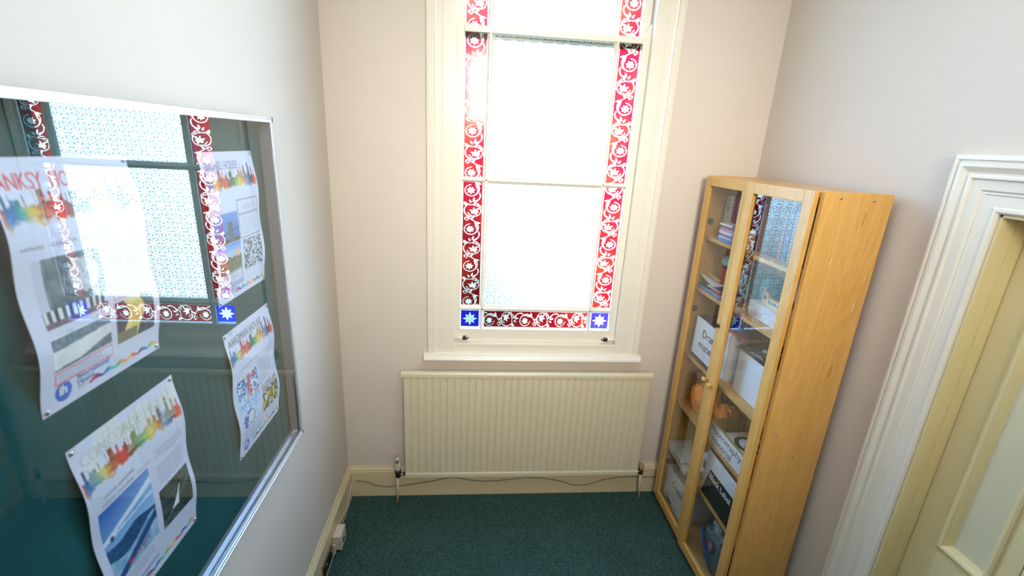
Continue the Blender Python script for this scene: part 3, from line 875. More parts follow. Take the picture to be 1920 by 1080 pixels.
# --- printed posters
PW, PH = .297, .420
NU, NV = 199, 281
def C(r, g, b): return np.array(srgb(r, g, b))
def smooth_noise(h, w, s, seed):
    r = np.random.default_rng(seed); gh, gw = int(h / s) + 3, int(w / s) + 3
    g = r.random((gh, gw)); y = np.linspace(0, gh - 2.001, h); x = np.linspace(0, gw - 2.001, w)
    y0, x0 = y.astype(int), x.astype(int); fy, fx = (y - y0)[:, None], (x - x0)[None]
    fy = fy * fy * (3 - 2 * fy); fx = fx * fx * (3 - 2 * fx)
    return (g[y0][:, x0] * (1 - fx) + g[y0][:, x0 + 1] * fx) * (1 - fy) + (g[y0 + 1][:, x0] * (1 - fx) + g[y0 + 1][:, x0 + 1] * fx) * fy
class Sheet:
    """raster of one poster; coordinates are fractions from the top left"""
    def __init__(s, seed):
        s.a = np.zeros((NV, NU, 3)); s.a[:] = C(206, 212, 232); s.seed = seed; s.r = np.random.default_rng(seed)
    def box(s, x0, y0, x1, y1):
        return slice(int(y0 * (NV - 1)), int(y1 * (NV - 1)) + 1), slice(int(x0 * (NU - 1)), int(x1 * (NU - 1)) + 1)
    def rect(s, x0, y0, x1, y1, c): s.a[s.box(x0, y0, x1, y1)] = c
    def outline(s, x0, y0, x1, y1, c):
        e = .004
        s.rect(x0, y0, x1, y0 + e * .7, c); s.rect(x0, y1 - e * .7, x1, y1, c); s.rect(x0, y0, x0 + e, y1, c); s.rect(x1 - e, y0, x1, y1, c)
    def text(s, x0, y0, x1, y1, c, pitch=3, centre=False, w=.75):
        """lines of body copy too small to read"""
        ys = range(int(y0 * NV), int(y1 * NV), pitch); n = len(ys)
        for i, y in enumerate(ys):
            ln = s.r.uniform(.75, 1) if i < n - 1 else .5
            L = (x1 - x0) * ln; xs = x0 + ((x1 - x0) - L) / 2 if centre else x0
            x = int(xs * NU); xe = int((xs + L) * NU)
            while x < xe:
                k = s.r.integers(3, 9)
                s.a[y, x:min(x + k, xe)] = s.a[y, x:min(x + k, xe)] * (1 - w) + c * w
                x += k + 1
    def skyline(s, y0, y1, x0=.02, x1=.98):
        """watercolour city band: buildings rise from a ragged wash"""
        ks = [0, .06, .10, .16, .24, .34, .42, .48, .56, .64, .72, .80, .88, .94, 1]
        cs = [(60, 140, 200), (30, 120, 190), (40, 180, 170), (230, 200, 70), (200, 110, 60), (235, 60, 45), (150, 60, 60), (60, 90, 60), (70, 190, 110), (240, 200, 60), (250, 165, 50), (60, 150, 210), (90, 70, 100), (235, 80, 60), (240, 120, 70)]
        nx = s.box(x0, y0, x1, y1); H = nx[0].stop - nx[0].start; Wd = nx[1].stop - nx[1].start
        t = np.linspace(0, 1, Wd)
        base = np.stack([np.interp(t, ks, [C(*c)[k] for c in cs]) for k in range(3)], -1)
        top = .50 + .07 * np.sin(t * 17) * np.sin(t * 41 + 1)
        r = np.random.default_rng(5)
        for i in range(46):
            c = r.uniform(.02, .98); w = r.uniform(.003, .011); h = r.uniform(.22, .55)
            top[np.abs(t - c) < w] = np.minimum(top[np.abs(t - c) < w], h)
        for c, h, w in ((.27, .22, .02), (.52, .15, .006), (.555, .12, .005), (.66, .25, .012), (.71, .02, .005), (.72, .3, .014), (.775, .12, .018), (.87, .05, .016), (.93, .2, .01), (.10, .38, .03)):
            mm = np.abs(t - c) < w; top[mm] = np.minimum(top[mm], h)
        bot = .88 + .05 * np.sin(t * 9 + 1) * np.cos(t * 23) + .03 * np.sin(t * 60)
        yy = np.linspace(0, 1, H)[:, None]
        nz = smooth_noise(H, Wd, 5, 11); n2 = smooth_noise(H, Wd, 9, 12)
        m_ = np.clip((yy - top[None]) * 20, 0, 1) * np.clip((bot[None] - yy) * 12 + (nz - .5) * 2, 0, 1)
        dark = np.clip((.66 - yy) * 3.0, 0, .55)[..., None] * (n2[..., None] > .38)
        sh = np.roll(base, 3, 0)[None] * (1 - dark) * (.75 + .6 * nz[..., None])
        yel = C(245, 205, 90)[None, None]
        low_ = np.clip((yy - .78) * 4, 0, .6)[..., None]
        sh = sh * (1 - low_) + yel * low_
        s.a[nx] = s.a[nx] * (1 - m_[..., None]) + np.clip(sh, 0, .9) * .8 * m_[..., None]
    def wave(s, y, x0=.34, x1=.97):
        cs = [(190, 60, 90), (90, 60, 130), (50, 110, 190), (60, 190, 180), (90, 190, 110), (240, 160, 90), (245, 190, 80), (235, 90, 80), (110, 60, 100), (50, 110, 200), (60, 190, 120), (240, 170, 70)]
        X = range(int(x0 * NU), int(x1 * NU))
        for x in X:
            t = (x / NU - x0) / (x1 - x0)
            f = t * 6; tri = abs((f % 1) * 2 - 1)
            yc_ = (y - .012 * (1 - tri) + .006) * NV
            k = int(t * len(cs)) % len(cs); hw = 1.6 + 1.6 * (1 - tri)
            for yy in range(int(yc_ - hw), int(yc_ + hw)):
                if 0 <= yy < NV: s.a[yy, x] = C(*cs[k])
    def logo(s, cx, cy, r):
        Y, X = np.mgrid[0:NV, 0:NU]
        d = np.hypot((X / NU - cx) * PW, (Y / NV - cy) * PH)
        m_ = d < r * PW; sh = np.clip(1 - d / (r * PW), 0, 1)[..., None]
        s.a = np.where(m_[..., None], C(50, 120, 215) * (.75 + .5 * sh), s.a)
    def blend(s, bxs, img): s.a[bxs] = img
    def photo(s, x0, y0, x1, y1, fn):
        bs = s.box(x0, y0, x1, y1); H = bs[0].stop - bs[0].start; Wd = bs[1].stop - bs[1].start
        V, U = np.mgrid[0:H, 0:Wd]; s.a[bs] = np.clip(fn(U / Wd, V / H, smooth_noise(H, Wd, 3.6, s.seed + H), smooth_noise(H, Wd, 11, s.seed + Wd)), 0, 1)
def lerp(a, b, t): return a * (1 - t[..., None]) + b * t[..., None]
def ph_mural(U, V, n, n2):
    im = lerp(C(70, 84, 96), C(128, 140, 150), n2)
    im = np.where((np.hypot((U - .7) * 1.2, (V - .35)) < .24 + .06 * n)[..., None], lerp(C(150, 160, 170), C(225, 230, 235), n), im)
    im = np.where(((U < .12))[..., None], C(190, 200, 215), im)
    im = np.where(((V > .74) & (V < .9))[..., None], lerp(C(60, 66, 76), C(215, 220, 225), (np.sin(U * 60) > .1) * 1.0), im)
    im = np.where((V > .9)[..., None], C(110, 90, 105), im)
    return im
def ph_wall(U, V, n, n2):
    im = lerp(C(205, 212, 215), C(232, 235, 232), n2)
    im = np.where(((V < .30 - .1 * U + .1) & (V > .04))[..., None], lerp(C(70, 95, 115), C(120, 140, 160), n), im)
    im = np.where((V > .93 - .05 * U)[..., None], C(80, 90, 100), im)
    im = np.where((V > .62 + .5 * (1 - U))[..., None], lerp(C(120, 135, 150), C(70, 88, 105), n), im)
    return im
def ph_ochre(U, V, n, n2):
    im = lerp(C(70, 74, 96), C(30, 36, 56), n)
    im = np.where((np.abs(U - .42 - .1 * np.sin(V * 5)) < .2)[..., None], lerp(C(210, 185, 95), C(240, 220, 140), n2), im)
    im = np.where(((V > .72) & (U < .5))[..., None], C(120, 116, 90), im)
    return im
def ph_tower(U, V, n, n2):
    im = lerp(C(90, 145, 215), C(50, 95, 170), V)
    im = np.where((V > .8 + .1 * n)[..., None], C(50, 70, 60), im)
    im = np.where(((np.abs(U - .62) < .09) & (V > .3))[..., None], C(80, 86, 96), im)
    im = np.where((np.abs(V - .75 + .2 * U) < .025)[..., None], C(60, 70, 85), im)
    return im
def ph_gorge(U, V, n, n2):
    im = lerp(C(70, 130, 215), C(190, 220, 245), np.clip(V * 2, 0, 1))
    im = np.where((V > .42 + .12 * n)[..., None], lerp(C(60, 78, 60), C(140, 130, 90), n), im)
    im = np.where((np.abs(V - .5 + .1 * np.sin(U * 3)) < .02)[..., None], C(200, 180, 160), im)
    im = np.where((np.hypot(U - .82, V - .36) < .09)[..., None], C(245, 170, 80), im)
    return im
def ph_engraving(U, V, n, n2):
    return lerp(C(50, 62, 82), C(205, 214, 228), (n > .52) * .85 + .1)
def ph_cartoon(U, V, n, n2):
    im = lerp(C(70, 130, 215), C(150, 195, 240), V)
    im = np.where((n > .62)[..., None], C(235, 236, 240), im); im = np.where((n < .24)[..., None], C(40, 48, 66), im)
    im = np.where(((n2 > .66) & (U > .45))[..., None], C(225, 70, 60), im); im = np.where(((n2 < .3) & (U < .5))[..., None], C(235, 205, 110), im)
    return im
def ph_blue(U, V, n, n2):
    im = lerp(C(140, 185, 235), C(200, 220, 245), V)
    im = np.where((np.hypot((U - .35) / .3, (V - .75) / .35) < 1)[..., None], C(50, 95, 180), im)
    im = np.where((np.hypot((U - .45) / .16, (V - .72) / .22) < 1)[..., None], C(225, 225, 225), im)
    im = np.where((n > .72)[..., None], C(235, 240, 250), im)
    return im
def ph_field(U, V, n, n2):
    im = lerp(C(70, 84, 70), C(40, 48, 40), n)
    im = np.where((V < .2 + .1 * n2)[..., None], C(150, 160, 170), im)
    im = np.where((n > .66)[..., None], C(225, 225, 215), im); im = np.where(((n2 > .6) & (V > .4))[..., None], C(205, 190, 60), im)
    return im
def ph_sky(U, V, n, n2):
    im = lerp(C(38, 98, 190), C(150, 195, 235), np.clip(U * .4 + V * 1.1, 0, 1))
    im = np.where((np.abs(V - .28 + .25 * (U - .5)) < .02 + .03 * U)[..., None], C(215, 230, 245), im)
    im = np.where((np.abs(V - .42 + .1 * U) < .02 * n + .005)[..., None], C(205, 225, 245), im)
    sea = (V > .50 + .03 * np.sin(U * 8)); im = np.where(sea[..., None], lerp(C(12, 50, 92), C(30, 90, 140), n), im)
    bank = (V > .66 + .08 * np.sin(U * 5)); im = np.where(bank[..., None], lerp(C(90, 150, 190), C(170, 205, 225), n2), im)
    im = np.where((bank & (np.abs((V - .9) + .35 * (U - .3)) < .06))[..., None], C(20, 70, 130), im)
    im = np.where(((np.abs(V - .9) < .03) & (n > .5) & (U > .3) & (U < .8))[..., None], C(205, 50, 70), im)
    im = np.where((np.hypot(U - .14, V - .42) < .035)[..., None], C(70, 70, 80), im)
    return im
def ph_plane(U, V, n, n2):
    im = lerp(C(26, 38, 48), C(72, 84, 84), n * n2 * 2)
    im = np.where((np.abs(V - .86 + .75 * (U - .15)) < .02)[..., None], C(110, 125, 130), im)
    t = (V - .28) / .42
    body = (t > 0) & (t < 1) & (np.abs(U - (.62 - .22 * t)) < .015 + .10 * t ** 2)
    im = np.where(body[..., None], C(232, 236, 240), im)
    return im
GREY = C(120, 124, 140); PALE = C(168, 172, 186)
def sheet_common(s):
    s.skyline(.07, .27)
    s.wave(.955)
    s.logo(.150, .928, .058)
sh1 = Sheet(1); sheet_common(sh1)
sh1.photo(.10, .38, .55, .65, ph_mural); sh1.photo(.10, .69, .55, .83, ph_wall); sh1.photo(.60, .66, .94, .86, ph_ochre)
sh1.outline(.10, .842, .55, .895, C(225, 120, 130)); sh1.text(.13, .853, .52, .888, GREY)
sh1.outline(.60, .43, .94, .645, C(225, 150, 155)); sh1.text(.63, .45, .92, .64, GREY)
sh2 = Sheet(2); sheet_common(sh2)
sh2.photo(.06, .40, .50, .60, ph_tower); sh2.photo(.06, .61, .50, .80, ph_gorge); sh2.photo(.56, .62, .94, .84, ph_engraving)
sh2.outline(.52, .33, .95, .43, GREY); sh2.text(.58, .37, .9, .41, GREY, centre=True)
sh2.outline(.52, .44, .95, .60, GREY); sh2.text(.56, .46, .92, .59, GREY, 4)
sh2.outline(.06, .81, .50, .89, GREY); sh2.text(.1, .83, .46, .88, GREY)
sh3 = Sheet(3); sheet_common(sh3)
sh3.photo(.08, .40, .52, .58, ph_cartoon); sh3.photo(.08, .59, .52, .79, ph_blue); sh3.photo(.58, .60, .95, .84, ph_field)
sh3.outline(.55, .32, .96, .57, PALE); sh3.text(.58, .335, .93, .56, GREY)
sh3.outline(.08, .80, .52, .89, PALE); sh3.text(.11, .815, .50, .88, GREY)
sh4 = Sheet(4); sheet_common(sh4)
sh4.photo(.07, .37, .54, .78, ph_sky); sh4.photo(.60, .56, .95, .80, ph_plane)
sh4.text(.62, .32, .95, .38, GREY, centre=True); sh4.text(.60, .41, .95, .54, GREY, centre=True)
sh4.text(.12, .80, .50, .87, GREY, centre=True)
n4 = smooth_noise(NV, NU, 26, 3)[..., None]; sh4.a[:60] = sh4.a[:60] * (1 - .25 * (n4[:60] > .5)) + C(238, 238, 190) * .25 * (n4[:60] > .5)

def paper_fn(y0, z1, tilt, waves):
    """maps fractions (u right, v down) to the wall, with the paper bowing off the felt"""
    def f(u, v):
        du, dv = (u - .5) * PW, (v - .5) * PH
        y = y0 + PW / 2 + du * math.cos(tilt) + dv * math.sin(tilt)
        z = z1 - PH / 2 - dv * math.cos(tilt) + du * math.sin(tilt)
        a, b_, c = waves
        lift = a * np.sin(np.pi * v) ** 2 + b_ * np.sin(2 * np.pi * v) ** 2 * np.abs(2 * u - 1) + c * np.sin(np.pi * u) * np.sin(np.pi * v)
        lift = np.clip(lift, 0, .028)
        return np.stack([XF + .0012 + lift, y, z], -1)
    return f
TXT = {'red': mat('red_ink', srgb(225, 60, 65), .5), 'purple': mat('lilac_ink', srgb(120, 100, 170), .5), 'grey': mat('grey_ink', srgb(70, 80, 96), .5), 'yellow': mat('pale_yellow_ink', srgb(206, 210, 186), .5), 'pale': mat('pale_grey_ink', srgb(140, 146, 165), .5), 'blue': mat('blue_ink', srgb(60, 110, 190), .5)}
def poster(sheet, y0, z1, tilt, waves, label, title, tink, tx, tw, tsize, sub=None):
    f = paper_fn(y0, z1, tilt, waves)
    root = empty('poster', tuple(f(np.array(.5), np.array(1.0))), label=label, cat='poster', group='posters pinned in the noticeboard')
    grid_mesh('paper_sheet', lambda u, v: f(u, v), NU, NV, PRINT, 'print', sheet.a, root)
    def on(x, yb):
        def g(a, b_):
            p = f(np.array((x * PW + a) / PW), np.array((yb * PH - b_) / PH)); return (float(p[0]) + .0006, float(p[1]), float(p[2]))
        return g
    text_mesh(title, tsize, on(tx, .115), 'title_lettering', TXT[tink], root, width=tw * PW)
    if sub:
        for s_, x_, y_, w_ in sub: text_mesh(s_, .0085, on(x_, y_), 'subtitle_lettering', TXT['pale'], root, width=w_ * PW)
    text_mesh('International', .015, on(.25, .915), 'logo_lettering', TXT['blue'], root, width=.26 * PW)
    text_mesh('House', .015, on(.25, .942), 'logo_lettering', TXT['blue'], root, width=.13 * PW)
    text_mesh('BRISTOL', .006, on(.25, .958), 'logo_lettering', TXT['pale'], root, width=.08 * PW)
    text_mesh('ih', .024, on(.118, .941), 'logo_mark', WHITEI, root, width=.055 * PW, fat=.0008)
    for u, v in ((.03, .02), (.97, .02), (.03, .98), (.97, .98)):
        p = f(np.array(u), np.array(v))
        MB().lathe((float(p[0]) - .001, float(p[1]), float(p[2])), (1, 0, 0), [(0, .0055), (.0025, .0050), (.004, .003), (.0045, .0005)], 10).build('drawing_pin', STEEL, root)
    return root
poster(sh1, .728, 2.066, -.018, (.010, .012, .006), 'poster with a red title, upper left in the noticeboard, curling at its sides', 'BANKSY  HOUSE', 'red', .0, .64, .037, [('HOUSE   COLOUR :  RED', .05, .335, .50)])
poster(sh2, 1.282, 2.064, -.005, (.006, .008, .003), 'poster with a lilac title and boxed text, top right corner of the noticeboard', 'BRUNEL HOUSE', 'purple', .06, .60, .032)
poster(sh3, 1.276, 1.558, -.006, (.004, .010, .006), 'poster with a dark grey title, lower right in the noticeboard', 'AARDMAN HOUSE', 'grey', .05, .72, .034, [('HOUSE COLOUR : BLUE', .14, .33, .40)])
poster(sh4, .742, 1.566, -.015, (.006, .010, .004), 'poster with a blue sea and sky picture, at the bottom of the noticeboard', 'CONCORDE HOUSE', 'yellow', .06, .88, .036, [('TEAM  LEADER', .12, .315, .30), ('HOUSE  COLOUR   YELLOW', .10, .350, .48)])

# ------------------------------------------------------------ bookcase
BX0, BX1 = 1.217, 1.477       # depth of the carcase
BY0, BY1 = 1.534, 2.350       # near and far ends
H = 2.02
BK = empty('bookcase', (1.34, 1.94, 0), label='tall birch bookcase with two glass doors against the right wall', cat='bookcase')
side = bx('side_panel', WOOD, BX0, BX1, BY0, BY0 + .020, 0, H, BK, .0012)
for x, z in ((1.280, 1.999), (1.405, 1.995), (1.262, 1.043), (1.365, 1.045), (1.27, .10), (1.42, .10)):
    b = MB().lathe((x, BY0 + .001, z), (0, -1, 0), [(0, .0048), (.0018, .0046), (.0022, .0015), (.0005, .0012)], 12)
    b.build('screw', STEEL, side)
SCR = mat('bare_chip', (.80, .66, .45), .6); SLIT = mat('dark_scratch', (.10, .05, .02), .7)
for x, z, dx, h, w, M_ in ((1.300, 1.77, .006, .026, .0009, SCR), (1.437, 1.60, .004, .040, .0014, SCR), (1.452, 1.71, .001, .022, .0007, SCR), (1.385, 1.93, .004, .050, .0009, SLIT), (1.418, 1.33, .006, .055, .0010, SLIT), (1.36, .93, .0, .02, .0008, SLIT)):
    MB().obox((x, BY0 - .0001, z), (1, 0, -dx / h), (0, 1, 0), (dx / h, 0, 1), w, .0003, h / 2).build('scratch', M_, side)
bx('side_panel', WOOD, BX0, BX1, BY1 - .020, BY1, 0, H + .002, BK, .0012)
bx('top_panel', WOODH, BX0, BX1, BY0 + .020, BY1 - .020, H - .022, H - .002, BK, .001)
bx('back_panel', WOODL, BX1 - .008, BX1 - .003, BY0 + .020, BY1 - .020, .04, H - .022, BK, 0)
bx('plinth', WOODH, BX0 + .004, BX0 + .020, BY0 + .020, BY1 - .020, 0, .052, BK, .001)
SH = [1.714, 1.431, 1.045, .735, .430, .075]
for z in SH:
    bx('shelf', WOODH, BX0 + (.014 if z > .1 else .004), BX1 - .008, BY0 + .020, BY1 - .020, z - .018, z, BK, .0012)
b = MB()
for y in (BY0 + .0205, BY1 - .0205):
    s_ = 1 if y < 2 else -1
    for x in (1.262, 1.43):
        z = .16
        while z < 1.95:
            b.lathe((x, y - s_ * .0004, z), (0, s_, 0), [(0, .0028), (.0005, .0028)], 8); z += .064
b.build('shelf_pin_hole', DARKM, BK); bpy.data.objects['shelf_pin_hole']['kind'] = 'stuff'

DXA, DXB = 1.195, 1.2135       # door thickness
def cdoor(y0, y1, hinge_y, knob_y, far, ajar=0):
    """frame and glass door, y0 < y1"""
    zb, zt = .052, H - .002
    st = .040 if not far else .046
    lo_ = zb + .048; hi_ = zt - .044
    sa = .050; 
    b = MB()
    b.box(DXA, DXB, y0, y0 + sa, zb, zt); b.box(DXA, DXB, y1 - sa, y1, zb, zt)
    b.box(DXA, DXB, y0 + sa, y1 - sa, zb, lo_); b.box(DXA, DXB, y0 + sa, y1 - sa, hi_, zt)
    d = b.build('door', WOOD, BK, .0015)
    if ajar:
        rot = Matrix.Rotation(math.radians(ajar), 4, 'Z'); piv = Vector((DXB, y0, 0)) - world_loc(BK)
        d.location = rot @ (Vector(d.location) - piv) + piv; d.rotation_euler = (0, 0, math.radians(ajar))
    # rebate bead
    g = MB().box(DXA + .008, DXA + .0115, y0 + sa - .004, y1 - sa + .004, lo_ - .004, hi_ + .004).build('glass_pane', GLASS_CASE, d)
    if ajar: g.rotation_euler = (0, 0, math.radians(.9))
    kz = 1.045
    MB().lathe((DXA, knob_y, kz), (-1, 0, 0), [(0, .007), (.006, .006), (.010, .008), (.016, .0125), (.022, .0125), (.026, .008), (.0265, .001)], 18).build('knob', WOODH, d)
    for z in (.30, 1.305, 1.789):
        # round hinge plates on the inside of the side panel
        s_ = -1 if far else 1
        yp_ = BY1 - .0202 if far else BY0 + .0202
        hb = MB().lathe((1.246, yp_, z), (0, s_, 0), [(0, .0185), (.003, .0185), (.0035, .013), (.002, .012), (.002, .006), (.008, .005), (.0085, .001)], 20, False)
        hb.build('hinge', mat('hinge_metal', (.16, .15, .15), .3, .5, metal=.6), BK)
    return d
dn = cdoor(1.556, 1.9535, 1.588, 1.932, False, 1.8)
df = cdoor(1.9555, 2.345, 2.320, 1.9955, True)
# lock on the meeting stiles
lk = MB().lathe((DXA, 1.982, 1.337), (-1, 0, 0), [(0, .009), (.005, .009), (.007, .006), (.008, .001)], 14).build('lock', BRASS, df)
b = MB().box(DXA - .020, DXA - .007, 1.981, 1.983, 1.330, 1.344); b.box(DXA - .012, DXA - .008, 1.962, 1.985, 1.345, 1.352)
b.build('lock_key', DARKM, df, .0005)

# ------------------------------------------------------------ what stands in the bookcase
def face_fn(x, yl, z, sx=1):
    """writing on a face that looks to -x: starts at yl and runs towards the camera"""
    return lambda a, b_: (x, yl - a, z + b_)
def book(name, M, x0, x1, y0, y1, z0, z1, label, group=None, flat=False, tilt=0, page=(.70, .66, .56)):
    """two cover boards, spine towards the doors, page block"""
    t = .0018
    root = empty(name, ((x0 + x1) / 2, (y0 + y1) / 2, z0), label=label, cat='book', group=group)
    b = MB()
    if flat:
        b.box(x0, x1, y0, y1, z0, z0 + t).box(x0, x1, y0, y1, z1 - t, z1).box(x0, x0 + t, y0, y1, z0 + t, z1 - t)
        cv = b.build('cover', M, root, .0006)
        MB().box(x0 + t, x1 - .003, y0 + .003, y1 - .003, z0 + t, z1 - t).build('page_block', mat('book_pages', page, .8), root)
    else:
        b.box(x0, x1, y0, y0 + t, z0, z1).box(x0, x1, y1 - t, y1, z0, z1).box(x0, x0 + t, y0 + t, y1 - t, z0, z1)
        cv = b.build('cover', M, root, .0006)
        MB().box(x0 + t, x1 - .003, y0 + t, y1 - t, z0 + .003, z1 - .003).build('page_block', mat('book_pages', page, .8), root)
    if tilt: root.rotation_euler = (0, 0, tilt)
    return root
cm = lambda n, r, g, b: mat(n, srgb(r, g, b), .42, .4, var=.06, vscale=20)
# top shelf, far half: upright file and books
z = 1.7145
book('book', cm('green_cover', 50, 120, 85), 1.300, 1.452, 2.303, 2.322, z, 1.930, 'thin green upright book at the far end of the top shelf')
g = book('document_file', cm('grey_cover', 178, 170, 170), 1.298, 1.452, 2.236, 2.300, z, 1.930, 'pale grey upright document file beside the green book on the top shelf')
g['category'] = 'file'
b = MB(); b.box(1.2972, 1.2978, 2.246, 2.290, 1.872, 1.876).box(1.2972, 1.2978, 2.250, 2.286, 1.885, 1.888).box(1.2972, 1.2978, 2.256, 2.280, 1.86, 1.866).box(1.2972, 1.2978, 2.258, 2.278, 1.905, 1.911)
b.build('printed_mark', TXT['grey'], g)
book('book', cm('plum_cover', 110, 35, 85), 1.300, 1.452, 2.196, 2.233, z, 1.934, 'thick plum upright book beside the grey file on the top shelf')
book('book', cm('violet_cover', 112, 84, 128), 1.302, 1.452, 2.150, 2.193, z, 1.922, 'muted violet upright book, next to the plum one on the top shelf')
book('book', cm('dark_teal_cover', 30, 70, 88), 1.304, 1.452, 2.104, 2.147, z, 1.905, 'dark teal upright book behind the bookcase door meeting stiles, top shelf')
zz = z
for i, (c, n, th, dy) in enumerate([((60, 135, 215), 'bright blue', .014, 0), ((205, 200, 200), 'cream striped', .010, .008), ((50, 125, 215), 'vivid blue', .012, -.004), ((222, 214, 224), 'whitish', .013, .003), ((190, 150, 190), 'pale pink', .013, -.003), ((150, 95, 150), 'mauve', .013, 0), ((218, 222, 226), 'white backed', .009, .010)]):
    book('small_book', cm('stack_cover_%d' % i, *c), 1.240 + .003 * (i % 3), 1.296, 2.092 + dy, 2.215 + dy * .5, zz, zz + th, n + ' small book lying flat, number %d from the bottom of the top-shelf stack' % (i + 1) if 0 else {0: 'bright blue small book at the bottom of the flat stack, top shelf', 1: 'thin cream book lying just above the bottom blue one, top shelf stack', 2: 'vivid blue small book in the middle of the flat stack, top shelf', 3: 'whitish small book above the vivid blue one in the flat stack', 4: 'pale pink small book below the mauve one in the flat stack', 5: 'mauve small book second from the top of the flat stack', 6: 'thin white book on the very top of the flat stack, top shelf'}[i], 'small books in a flat stack on the top shelf', flat=True)
    zz += th + .0004
zz = z
for i, (c, th, lb) in enumerate([((60, 130, 140), .012, 'teal small book at the bottom of the shorter brown stack'), ((165, 110, 80), .020, 'brown small book above the teal one, shorter stack'), ((185, 120, 110), .016, 'dusty pink small book in the shorter stack'), ((175, 125, 90), .018, 'tan small book near the top of the shorter stack'), ((40, 60, 78), .022, 'dark blue small book on top of the shorter stack')]):
    book('small_book', cm('stack_b_%d' % i, *c), 1.238, 1.296, 1.985, 2.086, zz, zz + th, lb, 'small books in a shorter flat stack on the top shelf', flat=True)
    zz += th + .0004
# top shelf, near half behind the reflection
y = 2.000
for i, (c, w, h, lb) in enumerate([((40, 50, 90), .030, .225, 'dark navy upright book just past the meeting stiles, top shelf'), ((150, 60, 80), .026, .215, 'raspberry upright book beside the dark navy one, top shelf'), ((60, 120, 150), .034, .230, 'sea blue thick upright book, top shelf near half'), ((110, 80, 120), .024, .205, 'dull purple upright book in the near half of the top shelf'), ((70, 80, 96), .036, .220, 'slate grey wide upright book in the near half of the top shelf'), ((150, 110, 90), .022, .200, 'brown upright book in the near half of the top shelf'), ((50, 84, 130), .030, .222, 'mid blue upright book in the near half of the top shelf'), ((130, 130, 140), .034, .210, 'grey upright book in the near half of the top shelf'), ((96, 60, 90), .028, .226, 'dark mauve upright book near the near side panel, top shelf'), ((60, 96, 100), .030, .215, 'dark green upright book nearest the near side panel, top shelf')]):
    book('book', cm('upright_%d' % i, *c), 1.290, 1.44, y - w, y, z, z + h, lb, 'upright books in the near half of the top shelf')
    y -= w + .006
# second shelf
z = 1.4315
r1 = bx('red_box', mat('red_card', srgb(150, 40, 40), .5), 1.300, 1.40, 2.197, 2.247, z, 1.566, None, .001); tag(r1, 'red upright box at the far end under the light blue roll', 'box')
r2 = bx('red_patterned_box', mat('red_speckled_card', srgb(150, 52, 60), .5, var=.5, vscale=90), 1.300, 1.40, 2.130, 2.192, z, 1.5655, None, .001); tag(r2, 'red speckled box beside the plain red one under the light blue roll', 'box')
def lump(name, M, c, r, amp, seed, label=None, cat=None, parent=None, n=40, flat=None, folds=5):
    """crumpled closed bag"""
    vs, fs = [], []
    nu, nv = n, n // 2
    for j in range(nv + 1):
        ph = math.pi * j / nv
        for i in range(nu):
            th = 2 * math.pi * i / nu
            d = Vector((math.sin(ph) * math.cos(th), math.sin(ph) * math.sin(th), math.cos(ph)))
            e = Vector([math.copysign(abs(q) ** .62, q) for q in d])
            nz = noise.fractal(d * 2.1 + Vector((seed, seed * .7, 0)), 1.0, 2.2, 4) 
            rg = abs(noise.noise(d * folds + Vector((seed * 1.3, 0, seed)))) 
            k = 1 + amp * nz - amp * 1.1 * (1 - rg) ** 3
            vs.append((c[0] + e.x * r[0] * k, c[1] + e.y * r[1] * k, max(c[2] + e.z * r[2] * k, c[2] - r[2] * .98)))
    for j in range(nv):
        for i in range(nu):
            i2 = (i + 1) % nu
            fs.append((j * nu + i, j * nu + i2, (j + 1) * nu + i2, (j + 1) * nu + i))
    b = MB().poly(vs, fs, True)
    o = b.build(name, M, parent, fix=False)
    bm = bmesh.new(); bm.from_mesh(o.data); bmesh.ops.remove_doubles(bm, verts=bm.verts, dist=1e-5); bmesh.ops.recalc_face_normals(bm, faces=bm.faces); bm.to_mesh(o.data); bm.free()
    if label: tag(o, label, cat)
    return o
b = MB(); n = 24
prof = [(0, .004), (.003, .024), (.014, .028), (.07, .029), (.115, .028), (.120, .022), (.121, .004)]
b.lathe((1.334, 2.262, 1.5955), (0, -1, 0), prof, n)
tag(b.build('fabric_roll', mat('light_blue_cloth', srgb(110, 185, 205), .7, .2, bump=.4, bscale=30, var=.15)), 'light blue cloth roll lying on the two red boxes', 'cloth')
bx_ = lump('clear_bag', mat('clear_plastic_bag', srgb(120, 150, 160), .2, .6, var=.3, vscale=30), (1.37, 2.085, 1.525), (.05, .034, .090), .25, 3, 'greenish plastic bag standing beside the red speckled box', 'bag')
# magazines and papers at the front
def wavy_sheet(name, M, x0, x1, y0, y1, z, th, curl, label, cat, seed=0, group=None, col=None):
    n = 24; vs = []; fs = []
    for s_ in (0, 1):
        for j in range(n + 1):
            v = j / n
            for i in range(n + 1):
                u = i / n
                zz_ = z + s_ * th + curl(u, v)
                vs.append((x0 + (x1 - x0) * u, y0 + (y1 - y0) * v, zz_))
    q = (n + 1) ** 2
    for j in range(n):
        for i in range(n):
            a = j * (n + 1) + i
            fs.append((a, a + n + 1, a + n + 2, a + 1)); fs.append((q + a, q + a + 1, q + a + n + 2, q + a + n + 1))
    rim = [j * (n + 1) for j in range(n + 1)] + [n * (n + 1) + i for i in range(1, n + 1)] + [(n - 1 - j) * (n + 1) + n for j in range(n)] + [i for i in range(n - 1, 0, -1)]
    for k in range(len(rim)):
        a, c = rim[k], rim[(k + 1) % len(rim)]
        fs.append((a, c, q + c, q + a))
    o = MB().poly(vs, fs, False).build(name, M)
    if label: tag(o, label, cat, group)
    return o
zz = z
